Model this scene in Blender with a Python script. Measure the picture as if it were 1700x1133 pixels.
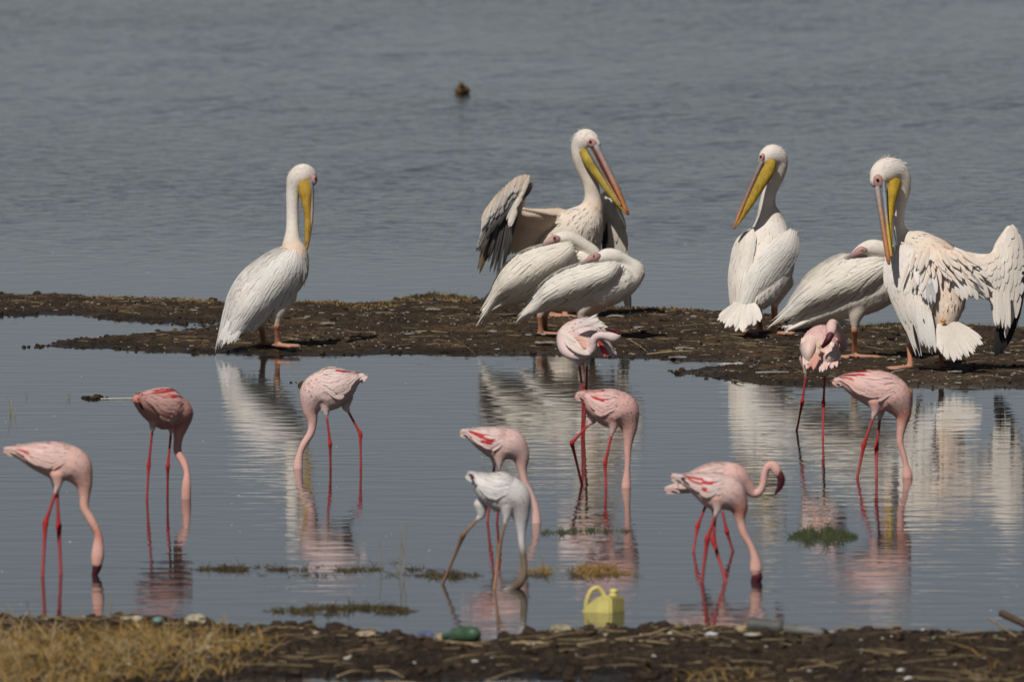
import bpy, math, random
import numpy as np
from mathutils import Vector

random.seed(11); rng = np.random.default_rng(11)
for o in list(bpy.data.objects): bpy.data.objects.remove(o, do_unlink=True)
scene = bpy.context.scene
COL = scene.collection

# ------------------------------------------------------------------ camera, sky, sun, exposure
CAM_H = 4.0; LENS = 500.0; SENS = 36.0
FPX = LENS/SENS*1700.0
PITCH = math.radians(3.216)
cd = bpy.data.cameras.new('camera'); cam = bpy.data.objects.new('camera', cd); COL.objects.link(cam)
cam.location = (0, 0, CAM_H); cam.rotation_euler = (math.pi/2-PITCH, 0, 0)
cd.lens = LENS; cd.sensor_width = SENS; cd.clip_start = 1.0; cd.clip_end = 20000
cd.dof.use_dof = True; cd.dof.focus_distance = 66.5; cd.dof.aperture_fstop = 9.0
scene.camera = cam

SUN_DIR = Vector((-0.27, -0.66, 0.76)).normalized()          # towards the sun
elev = math.asin(SUN_DIR.z); azim = math.atan2(SUN_DIR.x, SUN_DIR.y)
w = bpy.data.worlds.new('World'); scene.world = w; w.use_nodes = True
nt = w.node_tree
bg = nt.nodes['Background']
sky = nt.nodes.new('ShaderNodeTexSky'); sky.sky_type = 'NISHITA'; sky.sun_disc = False
sky.sun_elevation = elev; sky.sun_rotation = azim
sky.altitude = 1900; sky.air_density = 0.75; sky.dust_density = 0.55; sky.ozone_density = 1.0
hs = nt.nodes.new('ShaderNodeHueSaturation'); hs.inputs['Saturation'].default_value = 0.45   # thin high haze greys the whole sky
nt.links.new(sky.outputs[0], hs.inputs['Color']); nt.links.new(hs.outputs[0], bg.inputs[0]); bg.inputs[1].default_value = 0.05
sd = bpy.data.lights.new('sun', 'SUN'); sun = bpy.data.objects.new('sun', sd); COL.objects.link(sun)
sd.energy = 5.0; sd.angle = math.radians(0.55); sd.color = (1.0, 0.945, 0.865)
sun.rotation_euler = SUN_DIR.to_track_quat('Z', 'Y').to_euler(); sun.location = (-20, 30, 40)
vs = scene.view_settings
vs.view_transform = 'Standard'; vs.look = 'None'; vs.gamma = 1.0; vs.exposure = -0.66
scene.render.engine = 'CYCLES'
scene.render.resolution_x = 1024; scene.render.resolution_y = 683

# ------------------------------------------------------------------ layout helpers (metres, from the surveyed view)
CP, SP = math.cos(PITCH), math.sin(PITCH)
def ray(px, py):
    a = (px-850.0)/FPX; b = -(py-566.5)/FPX
    return np.array([a, CP+b*SP, -SP+b*CP])
def ground(px, py, z=0.0):
    r = ray(px, py); t = (z-CAM_H)/r[2]
    return np.array([0, 0, CAM_H])+r*t
def at_depth(px, py, Y):
    r = ray(px, py); return np.array([0, 0, CAM_H])+r*(Y/r[1])

# ------------------------------------------------------------------ mesh helpers
def tag(o, label=None, cat=None, group=None, kind=None):
    if label: o['label'] = label
    if cat: o['category'] = cat
    if group: o['group'] = group
    if kind: o['kind'] = kind
    return o
def empty(name, loc):
    o = bpy.data.objects.new(name, None); COL.objects.link(o); o.location = loc
    o.empty_display_size = 0.1
    return o
def mesh_obj(name, verts, faces, mat, parent=None, cols=None, smooth=True, loc=None):
    me = bpy.data.meshes.new(name)
    me.from_pydata([tuple(v) for v in verts], [], faces)
    if cols is not None: set_cols(me, cols)
    if smooth: me.polygons.foreach_set('use_smooth', np.ones(len(me.polygons), dtype=bool))
    me.materials.append(mat); me.update()
    o = bpy.data.objects.new(name, me); COL.objects.link(o)
    if parent is not None: o.parent = parent
    if loc is not None: o.location = loc
    return o
def set_cols(me, cols):
    a = me.color_attributes.new('Col', 'FLOAT_COLOR', 'POINT')
    c = np.ones((len(me.vertices), 4), dtype=np.float32); c[:, :3] = np.asarray(cols, dtype=np.float32)[:, :3]
    a.data.foreach_set('color', c.ravel())
def cr(P, t):
    """Catmull-Rom along axis 0 at parameters t in 0..1, straight on past the ends"""
    P = np.asarray(P, dtype=float); t = np.atleast_1d(np.asarray(t, dtype=float)); n = len(P)
    if n == 2:
        sh = (len(t),)+(1,)*(P.ndim-1); tt = t.reshape(sh)
        return P[0]*(1-tt)+P[1]*tt
    tc = np.clip(t, 0, 1)*(n-1); i = np.minimum(tc.astype(int), n-2); f = tc-i
    p1 = P[i]; p2 = P[i+1]
    p0 = np.where((i == 0).reshape((-1,)+(1,)*(P.ndim-1)), 2*p1-p2, P[np.maximum(i-1, 0)])
    p3 = np.where((i == n-2).reshape((-1,)+(1,)*(P.ndim-1)), 2*p2-p1, P[np.minimum(i+2, n-1)])
    f = f.reshape((-1,)+(1,)*(P.ndim-1))
    out = 0.5*((2*p1)+(-p0+p2)*f+(2*p0-5*p1+4*p2-p3)*f**2+(-p0+3*p1-3*p2+p3)*f**3)
    ex = (t-np.clip(t, 0, 1)).reshape((-1,)+(1,)*(P.ndim-1))*(n-1)
    out = out+np.where(ex > 0, ex*(P[-1]-P[-2]), 0)+np.where(ex < 0, ex*(P[1]-P[0]), 0)
    return out
def norm(v): 
    return v/max(np.linalg.norm(v), 1e-9)
YAX = np.array([0, 1.0, 0])
def loft(C, RA, RB, n=14, ref=YAX, cap=1.0):
    """rings round the stations C: RA in the picture plane, RB in depth; rounded ends, closed"""
    C = np.asarray(C); m = len(C)
    T = np.gradient(C, axis=0); T /= np.maximum(np.linalg.norm(T, axis=1), 1e-9)[:, None]
    rings = []; D = None; frames = []
    for k in range(m):
        d = ref-np.dot(ref, T[k])*T[k]
        if np.linalg.norm(d) < 0.35:
            d = (D-np.dot(D, T[k])*T[k]) if D is not None else np.cross(T[k], [0, 0, 1.0])
        d = norm(d)
        if D is not None and np.dot(d, D) < 0: d = -d
        D = d; frames.append((T[k], norm(np.cross(T[k], d)), d))
    st = []
    for a in (80, 50, 25):
        q = math.radians(a); r = min(RA[0], RB[0])*cap; st.append((C[0]-T[0]*r*math.sin(q), RA[0]*math.cos(q), RB[0]*math.cos(q), 0))
    for k in range(m): st.append((C[k], RA[k], RB[k], k))
    for a in (25, 50, 80):
        q = math.radians(a); r = min(RA[-1], RB[-1])*cap; st.append((C[-1]+T[-1]*r*math.sin(q), RA[-1]*math.cos(q), RB[-1]*math.cos(q), m-1))
    V = []; F = []; src = []
    th = np.arange(n)*2*math.pi/n
    for c, ra, rb, k in st:
        _, N, D = frames[k]
        V.append(c+np.outer(np.cos(th)*ra, N)+np.outer(np.sin(th)*rb, D)); src += [k]*n
    V = np.concatenate(V); R = len(st)
    for r in range(R-1):
        for j in range(n):
            F.append((r*n+j, r*n+(j+1) % n, (r+1)*n+(j+1) % n, (r+1)*n+j))
    F.append(tuple(range(n-1, -1, -1))); F.append(tuple((R-1)*n+j for j in range(n)))
    return V, F, np.array(src), frames

# ------------------------------------------------------------------ materials
def new_mat(name):
    m = bpy.data.materials.new(name); m.use_nodes = True
    nt = m.node_tree; return m, nt, nt.nodes['Principled BSDF']
def N(nt, t, **kw):
    n = nt.nodes.new(t)
    for k, v in kw.items(): setattr(n, k, v)
    return n
def plumage_mat(name, rough, bump, scale, dirt=0.12, spec=0.25, sss=0.0, squash=None):
    m, nt, b = new_mat(name)
    at = N(nt, 'ShaderNodeAttribute', attribute_name='Col')
    tc = N(nt, 'ShaderNodeTexCoord')
    n1 = N(nt, 'ShaderNodeTexNoise'); n1.inputs['Scale'].default_value = scale; n1.inputs['Detail'].default_value = 4
    n2 = N(nt, 'ShaderNodeTexNoise'); n2.inputs['Scale'].default_value = scale*0.13; n2.inputs['Detail'].default_value = 3
    nt.links.new(tc.outputs['Object'], n1.inputs['Vector']); nt.links.new(tc.outputs['Object'], n2.inputs['Vector'])
    if squash:                                                        # folds running down the skin
        mp = N(nt, 'ShaderNodeMapping'); mp.inputs['Scale'].default_value = squash
        nt.links.new(tc.outputs['Object'], mp.inputs[0]); nt.links.new(mp.outputs[0], n1.inputs['Vector'])
    mr = N(nt, 'ShaderNodeMapRange'); mr.inputs[1].default_value = 0.3; mr.inputs[2].default_value = 0.7
    mr.inputs[3].default_value = 1.0-dirt; mr.inputs[4].default_value = 1.0+dirt*0.35
    mx = N(nt, 'ShaderNodeMath', operation='ADD')
    md = N(nt, 'ShaderNodeMath', operation='MULTIPLY'); md.inputs[1].default_value = 0.5
    nt.links.new(n1.outputs['Fac'], mx.inputs[0]); nt.links.new(n2.outputs['Fac'], mx.inputs[1])
    nt.links.new(mx.outputs[0], md.inputs[0]); nt.links.new(md.outputs[0], mr.inputs[0])
    vm = N(nt, 'ShaderNodeVectorMath', operation='SCALE')
    nt.links.new(at.outputs['Color'], vm.inputs[0]); nt.links.new(mr.outputs[0], vm.inputs['Scale'])
    nt.links.new(vm.outputs[0], b.inputs['Base Color'])
    b.inputs['Roughness'].default_value = rough; b.inputs['Specular IOR Level'].default_value = spec
    if sss: 
        b.inputs['Subsurface Weight'].default_value = sss; b.inputs['Subsurface Radius'].default_value = (0.02, 0.014, 0.01)
    bp = N(nt, 'ShaderNodeBump'); bp.inputs['Strength'].default_value = bump; bp.inputs['Distance'].default_value = 0.004
    nt.links.new(n1.outputs['Fac'], bp.inputs['Height']); nt.links.new(bp.outputs[0], b.inputs['Normal'])
    return m
M_BODY = plumage_mat('body_plumage', 0.85, 0.5, 130, 0.14, 0.15)
M_FEATHER = plumage_mat('feather', 0.7, 0.25, 90, 0.12, 0.2)
M_HORN = plumage_mat('horn', 0.52, 0.5, 75, 0.38, 0.35)
M_POUCH = plumage_mat('pouch_skin', 0.62, 1.0, 170, 0.5, 0.25, 0.0, (1, 1, 0.16))
def flat_mat(name, col, rough=0.7, spec=0.3, var=0.25, scale=30, bump=0.3, dist=0.004):
    m, nt, b = new_mat(name)
    tc = N(nt, 'ShaderNodeTexCoord'); n1 = N(nt, 'ShaderNodeTexNoise')
    n1.inputs['Scale'].default_value = scale; n1.inputs['Detail'].default_value = 5
    nt.links.new(tc.outputs['Object'], n1.inputs['Vector'])
    r = N(nt, 'ShaderNodeValToRGB')
    r.color_ramp.elements[0].position = 0.3; r.color_ramp.elements[1].position = 0.72
    r.color_ramp.elements[0].color = tuple(c*(1-var) for c in col)+(1,)
    r.color_ramp.elements[1].color = tuple(min(1, c*(1+var)) for c in col)+(1,)
    nt.links.new(n1.outputs['Fac'], r.inputs[0]); nt.links.new(r.outputs[0], b.inputs['Base Color'])
    b.inputs['Roughness'].default_value = rough; b.inputs['Specular IOR Level'].default_value = spec
    bp = N(nt, 'ShaderNodeBump'); bp.inputs['Strength'].default_value = bump; bp.inputs['Distance'].default_value = dist
    nt.links.new(n1.outputs['Fac'], bp.inputs['Height']); nt.links.new(bp.outputs[0], b.inputs['Normal'])
    return m
M_EYE = flat_mat('eye_dark', (0.03, 0.012, 0.01), 0.15, 0.6, 0.1)
M_SKIN = flat_mat('face_skin', (0.50, 0.27, 0.26), 0.6, 0.3, 0.25, 120)
M_CLOD = flat_mat('mud_clod', (0.038, 0.0245, 0.015), 0.8, 0.3, 0.5, 40)
M_WEED = flat_mat('water_weed', (0.085, 0.066, 0.032), 0.8, 0.2, 0.5, 25)
M_GREEN = flat_mat('green_grass', (0.058, 0.072, 0.030), 0.6, 0.3, 0.4, 30)
M_DRY = flat_mat('dry_grass', (0.30, 0.19, 0.06), 0.7, 0.2, 0.45, 12)
M_STRAW = flat_mat('straw', (0.34, 0.26, 0.15), 0.7, 0.2, 0.4, 15)
M_WHITE = flat_mat('white_litter', (0.55, 0.54, 0.50), 0.7, 0.3, 0.2, 40)
M_TWIG = flat_mat('twig', (0.16, 0.115, 0.07), 0.8, 0.2, 0.4, 40)

# water: murky, so only its surface is seen; wind ripples grow past the bar
def water_mat():
    m, nt, b = new_mat('lake_water')
    b.inputs['Base Color'].default_value = (0.030, 0.033, 0.032, 1)
    b.inputs['Roughness'].default_value = 0.03; b.inputs['IOR'].default_value = 1.333
    tc = N(nt, 'ShaderNodeTexCoord'); sx = N(nt, 'ShaderNodeSeparateXYZ')
    nt.links.new(tc.outputs['Object'], sx.inputs[0])
    def noise(scale, sc, detail, dist=0.0, rough=0.5):
        mp = N(nt, 'ShaderNodeMapping'); mp.inputs['Scale'].default_value = sc
        n = N(nt, 'ShaderNodeTexNoise'); n.inputs['Scale'].default_value = scale; n.inputs['Detail'].default_value = detail
        n.inputs['Distortion'].default_value = dist; n.inputs['Roughness'].default_value = rough
        nt.links.new(tc.outputs['Object'], mp.inputs[0]); nt.links.new(mp.outputs[0], n.inputs['Vector'])
        return n
    near = noise(5.0, (0.55, 1.25, 1), 2.5, 0.5, 0.45)
    tiny = noise(11.0, (0.7, 1.1, 1), 2, 0.3)
    far = noise(5.0, (1.0, 0.8, 1), 4, 0.6, 0.55)
    patch = noise(0.22, (0.8, 0.35, 1), 2)
    # how windy: 0 in the sheltered shallows, 1 on the open lake
    wind = N(nt, 'ShaderNodeMapRange', interpolation_type='SMOOTHSTEP')
    wind.inputs[1].default_value = 71.5; wind.inputs[2].default_value = 90; wind.inputs[3].default_value = 0; wind.inputs[4].default_value = 1
    nt.links.new(sx.outputs['Y'], wind.inputs[0])
    pm = N(nt, 'ShaderNodeMapRange'); pm.inputs[1].default_value = 0.35; pm.inputs[2].default_value = 0.65
    pm.inputs[3].default_value = 0.55; pm.inputs[4].default_value = 1.25
    nt.links.new(patch.outputs['Fac'], pm.inputs[0])
    def mul(a, bb, k=None):
        q = N(nt, 'ShaderNodeMath', operation='MULTIPLY'); nt.links.new(a, q.inputs[0])
        if k is None: nt.links.new(bb, q.inputs[1])
        else: q.inputs[1].default_value = k
        return q.outputs[0]
    def add(a, bb):
        q = N(nt, 'ShaderNodeMath', operation='ADD'); nt.links.new(a, q.inputs[0]); nt.links.new(bb, q.inputs[1]); return q.outputs[0]
    calm = mul(add(mul(near.outputs['Fac'], None, 0.0027), mul(tiny.outputs['Fac'], None, 0.0006)), pm.outputs[0])
    rough = mul(mul(far.outputs['Fac'], None, 0.020), wind.outputs[0])
    h = add(calm, mul(rough, pm.outputs[0]))
    bp = N(nt, 'ShaderNodeBump'); bp.inputs['Strength'].default_value = 1.0; bp.inputs['Distance'].default_value = 1.0
    nt.links.new(h, bp.inputs['Height']); nt.links.new(bp.outputs[0], b.inputs['Normal'])
    return m
M_WATER = water_mat()

def mud_mat(name, dark, mid, light, speck, wet_lo, wet_hi, speck_cut):
    m, nt, b = new_mat(name)
    tc = N(nt, 'ShaderNodeTexCoord'); L = nt.links.new
    def noise(scale, detail, rough=0.6):
        n = N(nt, 'ShaderNodeTexNoise'); n.inputs['Scale'].default_value = scale; n.inputs['Detail'].default_value = detail
        n.inputs['Roughness'].default_value = rough; L(tc.outputs['Object'], n.inputs['Vector']); return n
    n1 = noise(2.2, 6, 0.7); n2 = noise(38, 4); n3 = noise(70, 2)
    mx = N(nt, 'ShaderNodeMath', operation='MULTIPLY_ADD'); mx.inputs[1].default_value = 0.45
    L(n2.outputs['Fac'], mx.inputs[0]); 
    h1 = N(nt, 'ShaderNodeMath', operation='MULTIPLY'); h1.inputs[1].default_value = 0.55; L(n1.outputs['Fac'], h1.inputs[0]); L(h1.outputs[0], mx.inputs[2])
    r = N(nt, 'ShaderNodeValToRGB'); cr_ = r.color_ramp
    cr_.elements[0].position = 0.40; cr_.elements[0].color = dark+(1,)
    cr_.elements[1].position = 0.63; cr_.elements[1].color = light+(1,)
    e = cr_.elements.new(0.52); e.color = mid+(1,)
    L(mx.outputs[0], r.inputs[0])
    # pale droppings and shell grit
    gt = N(nt, 'ShaderNodeMapRange'); gt.inputs[1].default_value = speck_cut; gt.inputs[2].default_value = speck_cut+0.03
    L(n3.outputs['Fac'], gt.inputs[0])
    mix = N(nt, 'ShaderNodeMix', data_type='RGBA'); L(gt.outputs[0], mix.inputs['Factor']); L(r.outputs[0], mix.inputs[6])
    mix.inputs[7].default_value = speck+(1,)
    # low ground next to the water stays wet
    sx = N(nt, 'ShaderNodeSeparateXYZ'); L(tc.outputs['Object'], sx.inputs[0])
    wr = N(nt, 'ShaderNodeMapRange'); wr.inputs[1].default_value = wet_lo; wr.inputs[2].default_value = wet_hi
    wr.inputs[3].default_value = 0.30; wr.inputs[4].default_value = 0.88
    L(sx.outputs['Z'], wr.inputs[0]); L(wr.outputs[0], b.inputs['Roughness'])
    wd = N(nt, 'ShaderNodeMapRange'); wd.inputs[1].default_value = wet_lo; wd.inputs[2].default_value = wet_hi; wd.inputs[3].default_value = 0.55; wd.inputs[4].default_value = 1.0
    L(sx.outputs['Z'], wd.inputs[0]); wv = N(nt, 'ShaderNodeVectorMath', operation='SCALE'); L(mix.outputs[2], wv.inputs[0]); L(wd.outputs[0], wv.inputs['Scale']); L(wv.outputs[0], b.inputs['Base Color'])
    b.inputs['Specular IOR Level'].default_value = 0.3
    ha = N(nt, 'ShaderNodeMath', operation='ADD'); L(n2.outputs['Fac'], ha.inputs[0]); L(n3.outputs['Fac'], ha.inputs[1])
    bp = N(nt, 'ShaderNodeBump'); bp.inputs['Strength'].default_value = 0.9; bp.inputs['Distance'].default_value = 0.012
    L(ha.outputs[0], bp.inputs['Height']); L(bp.outputs[0], b.inputs['Normal'])
    return m
M_BAR = mud_mat('bar_mud', (0.018, 0.0115, 0.007), (0.054, 0.034, 0.019), (0.14, 0.090, 0.044), (0.40, 0.38, 0.33), 0.004, 0.022, 0.69)
M_BANK = mud_mat('bank_mud', (0.014, 0.009, 0.006), (0.036, 0.023, 0.014), (0.10, 0.066, 0.036), (0.36, 0.32, 0.25), 0.004, 0.03, 0.70)
M_BED = flat_mat('lake_bed', (0.05, 0.045, 0.035), 0.9, 0.1)

# ------------------------------------------------------------------ the setting
def sheet(name, x0, x1, y0, y1, z, mat):
    o = mesh_obj(name, [(x0, y0, z), (x1, y0, z), (x1, y1, z), (x0, y1, z)], [(0, 1, 2, 3)], mat, smooth=False)
    tag(o, kind='structure'); return o
sheet('lake_bed', -6000, 6000, -200, 9000, -0.14, M_BED)

_NG = {}
def value_noise(x, y, scale, seed):
    if seed not in _NG: _NG[seed] = np.random.default_rng(seed).random((256, 256))
    G = _NG[seed]
    u = x*scale; v = y*scale; i = np.floor(u).astype(int); j = np.floor(v).astype(int); f = u-i; g = v-j
    f = f*f*(3-2*f); g = g*g*(3-2*g)
    a = G[i % 256, j % 256]; b = G[(i+1) % 256, j % 256]; c = G[i % 256, (j+1) % 256]; d = G[(i+1) % 256, (j+1) % 256]
    return (a*(1-f)+b*f)*(1-g)+(c*(1-f)+d*f)*g
def signed_dist(X, Y, poly):
    d = np.full(X.shape, 1e9); inside = np.zeros(X.shape, bool); n = len(poly)
    for k in range(n):
        ax, ay = poly[k]; bx, by = poly[(k+1) % n]
        ex, ey = bx-ax, by-ay; L2 = ex*ex+ey*ey+1e-12
        t = np.clip(((X-ax)*ex+(Y-ay)*ey)/L2, 0, 1)
        d = np.minimum(d, np.hypot(X-ax-t*ex, Y-ay-t*ey))
        cond = ((ay > Y) != (by > Y)) & (X < (bx-ax)*(Y-ay)/(by-ay+1e-12)+ax)
        inside ^= cond
    return np.where(inside, d, -d)
BAR_PX = [(-420, 483), (0, 489), (120, 492), (200, 497), (330, 501), (440, 505), (600, 508), (662, 506), (676, 494), (735, 491), (800, 497),
          (830, 507), (1040, 511), (1130, 515), (1200, 520), (1330, 527), (1450, 541), (1490, 540), (1600, 545), (1700, 550), (2050, 556),
          (2050, 660), (1700, 646), (1488, 642), (1347, 639), (1241, 635), (1170, 628), (1139, 619), (1188, 612), (1248, 605), (1241, 600),
          (1188, 601), (1100, 598), (1040, 596), (960, 592), (830, 587), (700, 586), (560, 589), (440, 588), (330, 585), (230, 581), (150, 578),
          (70, 574.5), (141, 565), (198, 560), (282, 555), (353, 540), (372, 535), (268, 536), (212, 532), (165, 528), (141, 519), (85, 520), (32, 525), (0, 523), (-420, 524)]
BAR = [tuple(ground(*p)[:2]) for p in BAR_PX]
def bar_height(x, y):
    x = np.asarray(x, float); y = np.asarray(y, float)
    s = signed_dist(x, y, BAR)
    s = s+(value_noise(x, y, 5.0, 1)-0.5)*0.16+(value_noise(x, y, 17.0, 2)-0.5)*0.08
    e = np.clip(s/0.55, -0.7, 1); 
    h = np.where(e > 0, e**0.6*0.026, e*0.05)
    h = h+np.clip(e*3, 0, 1)*((value_noise(x, y, 3.0, 3)-0.5)*0.026+(value_noise(x, y, 14, 4)-0.5)*0.016+(value_noise(x, y, 45, 5)-0.5)*0.010)
    h = h+(value_noise(x, y, 30, 6)-0.5)*0.006
    return h
def grid_obj(name, xs, ys, hf, mat, cut=-0.03):
    X, Y = np.meshgrid(xs, ys); H = hf(X, Y); nx = len(xs); ny = len(ys)
    V = np.stack([X.ravel(), Y.ravel(), H.ravel()], 1)
    keep = (H > cut)
    F = []
    idx = np.arange(nx*ny).reshape(ny, nx)
    ok = keep[:-1, :-1] | keep[1:, :-1] | keep[:-1, 1:] | keep[1:, 1:]
    a = idx[:-1, :-1][ok]; b = idx[:-1, 1:][ok]; c = idx[1:, 1:][ok]; d = idx[1:, :-1][ok]
    F = np.stack([a, b, c, d], 1)
    used = np.unique(F); re = np.full(nx*ny, -1); re[used] = np.arange(len(used))
    o = mesh_obj(name, V[used], re[F].tolist(), mat); return o
# the lake surface: calm near the bank, real wavelets on the open water in view, level beyond
def lake():
    xs = np.arange(-4.8, 4.81, 0.027); ys = np.arange(76.0, 129.0, 0.038); X, Y = np.meshgrid(xs, ys); Z = np.zeros_like(X); r = np.random.default_rng(5)
    for lam in np.exp(r.uniform(math.log(0.10), math.log(0.27), 46)):
        a = math.radians(r.normal(80, 50)); k = 2*math.pi/lam
        Z += lam*WAVE_SLOPE/(2*math.pi)*np.sin(k*(X*math.cos(a)+Y*math.sin(a))+r.uniform(0, 6.28))
    Z *= 0.6+0.9*value_noise(X, Y, 0.9, 61)*value_noise(X, Y*0.4, 0.5, 62)*1.6
    edge = np.clip((Y-77.0)/7.0, 0, 1)*np.clip((128.5-Y)/3, 0, 1)*np.clip((4.75-np.abs(X))/0.2, 0, 1); Z *= edge*edge*(3-2*edge)
    nx, ny = len(xs), len(ys); V = np.stack([X.ravel(), Y.ravel(), Z.ravel()], 1); idx = np.arange(nx*ny).reshape(ny, nx)
    F = np.stack([idx[:-1, :-1].ravel(), idx[:-1, 1:].ravel(), idx[1:, 1:].ravel(), idx[1:, :-1].ravel()], 1).tolist(); n = nx*ny
    x0, x1, y0, y1 = xs[0], xs[-1], ys[0], ys[-1]
    V = np.concatenate([V, [(-6000, -200, 0), (6000, -200, 0), (6000, y0, 0), (-6000, y0, 0), (-6000, y1, 0), (6000, y1, 0), (6000, 9000, 0), (-6000, 9000, 0)]])
    a, b_, c, d = 0, nx-1, n-1, n-nx
    F += [(n, n+1, n+2, n+3), (n+3, a, d, n+4), (b_, n+2, n+5, c), (n+4, n+5, n+6, n+7)]
    return tag(mesh_obj('water', V, F, M_WATER), kind='structure')
WAVE_SLOPE = 0.0064
lake()
bar = grid_obj('mud_bar', np.arange(-4.6, 4.6, 0.022), np.arange(64.5, 78.5, 0.045), bar_height, M_BAR)
tag(bar, kind='structure')

EDGE = np.array([(-500, 1016), (0, 1021), (198, 1024), (346, 1028), (406, 1034), (473, 1031), (543, 1036), (630, 1040), (687, 1052), (786, 1059), (825, 1055),
        (913, 1042), (966, 1038), (1089, 1034), (1160, 1031), (1234, 1039), (1361, 1042), (1418, 1038), (1453, 1037), (1559, 1042), (1700, 1045), (2200, 1048)], float)
NEAR = [(2200, 1180), (1500, 1175), (1150, 1150), (960, 1134), (900, 1130), (760, 1127), (600, 1125), (500, 1127), (420, 1131), (330, 1140), (100, 1180), (-500, 1180)]
EDGE[:, 1] += 9
BANK = [tuple(ground(*p)[:2]) for p in list(map(tuple, EDGE))+NEAR]
def bank_height(x, y):
    x = np.asarray(x, float); y = np.asarray(y, float)
    s = signed_dist(x, y, BANK)+(value_noise(x, y, 6.0, 11)-0.5)*0.12+(value_noise(x, y, 20.0, 12)-0.5)*0.06
    e = np.clip(s/0.6, -0.7, 1)
    h = np.where(e > 0, e**0.8*0.036, e*0.06)
    h = h+np.clip(e*3, 0, 1)*((value_noise(x, y, 2.3, 13)-0.5)*0.05+(value_noise(x, y, 9, 14)-0.5)*0.024+(value_noise(x, y, 34, 15)-0.5)*0.014)
    return h+(value_noise(x, y, 30, 16)-0.5)*0.006
bank = grid_obj('mud_bank', np.arange(-3.2, 3.2, 0.02), np.arange(47.8, 54.2, 0.03), bank_height, M_BANK)
tag(bank, kind='structure')

# ------------------------------------------------------------------ birds: one continuous skin per bird, feathers over it
WHT = (0.87, 0.805, 0.745); CRM = (0.84, 0.75, 0.65); PCH = (0.79, 0.64, 0.52); GRY = (0.55, 0.54, 0.53); BLK = (0.022, 0.021, 0.023)
PLEG = (0.52, 0.25, 0.155); PFOOT = (0.56, 0.30, 0.21)
YEL = (0.50, 0.32, 0.04); HBLU = (0.22, 0.25, 0.29); HORG = (0.55, 0.22, 0.10); HPNK = (0.50, 0.34, 0.31)
FPK = (0.79, 0.45, 0.36); FPL = (0.83, 0.61, 0.53); FDK = (0.66, 0.29, 0.23); FRED = (0.50, 0.032, 0.04); FLEG = (0.42, 0.078, 0.085); FKNEE = (0.45, 0.04, 0.042)
FBILL = (0.07, 0.012, 0.018)
def jit(c, a=0.05):
    k = 1+random.uniform(-a, a*0.6); return tuple(max(0.0, min(0.90, q*k*(1+random.uniform(-a, a)*0.25))) for q in c)

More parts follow.
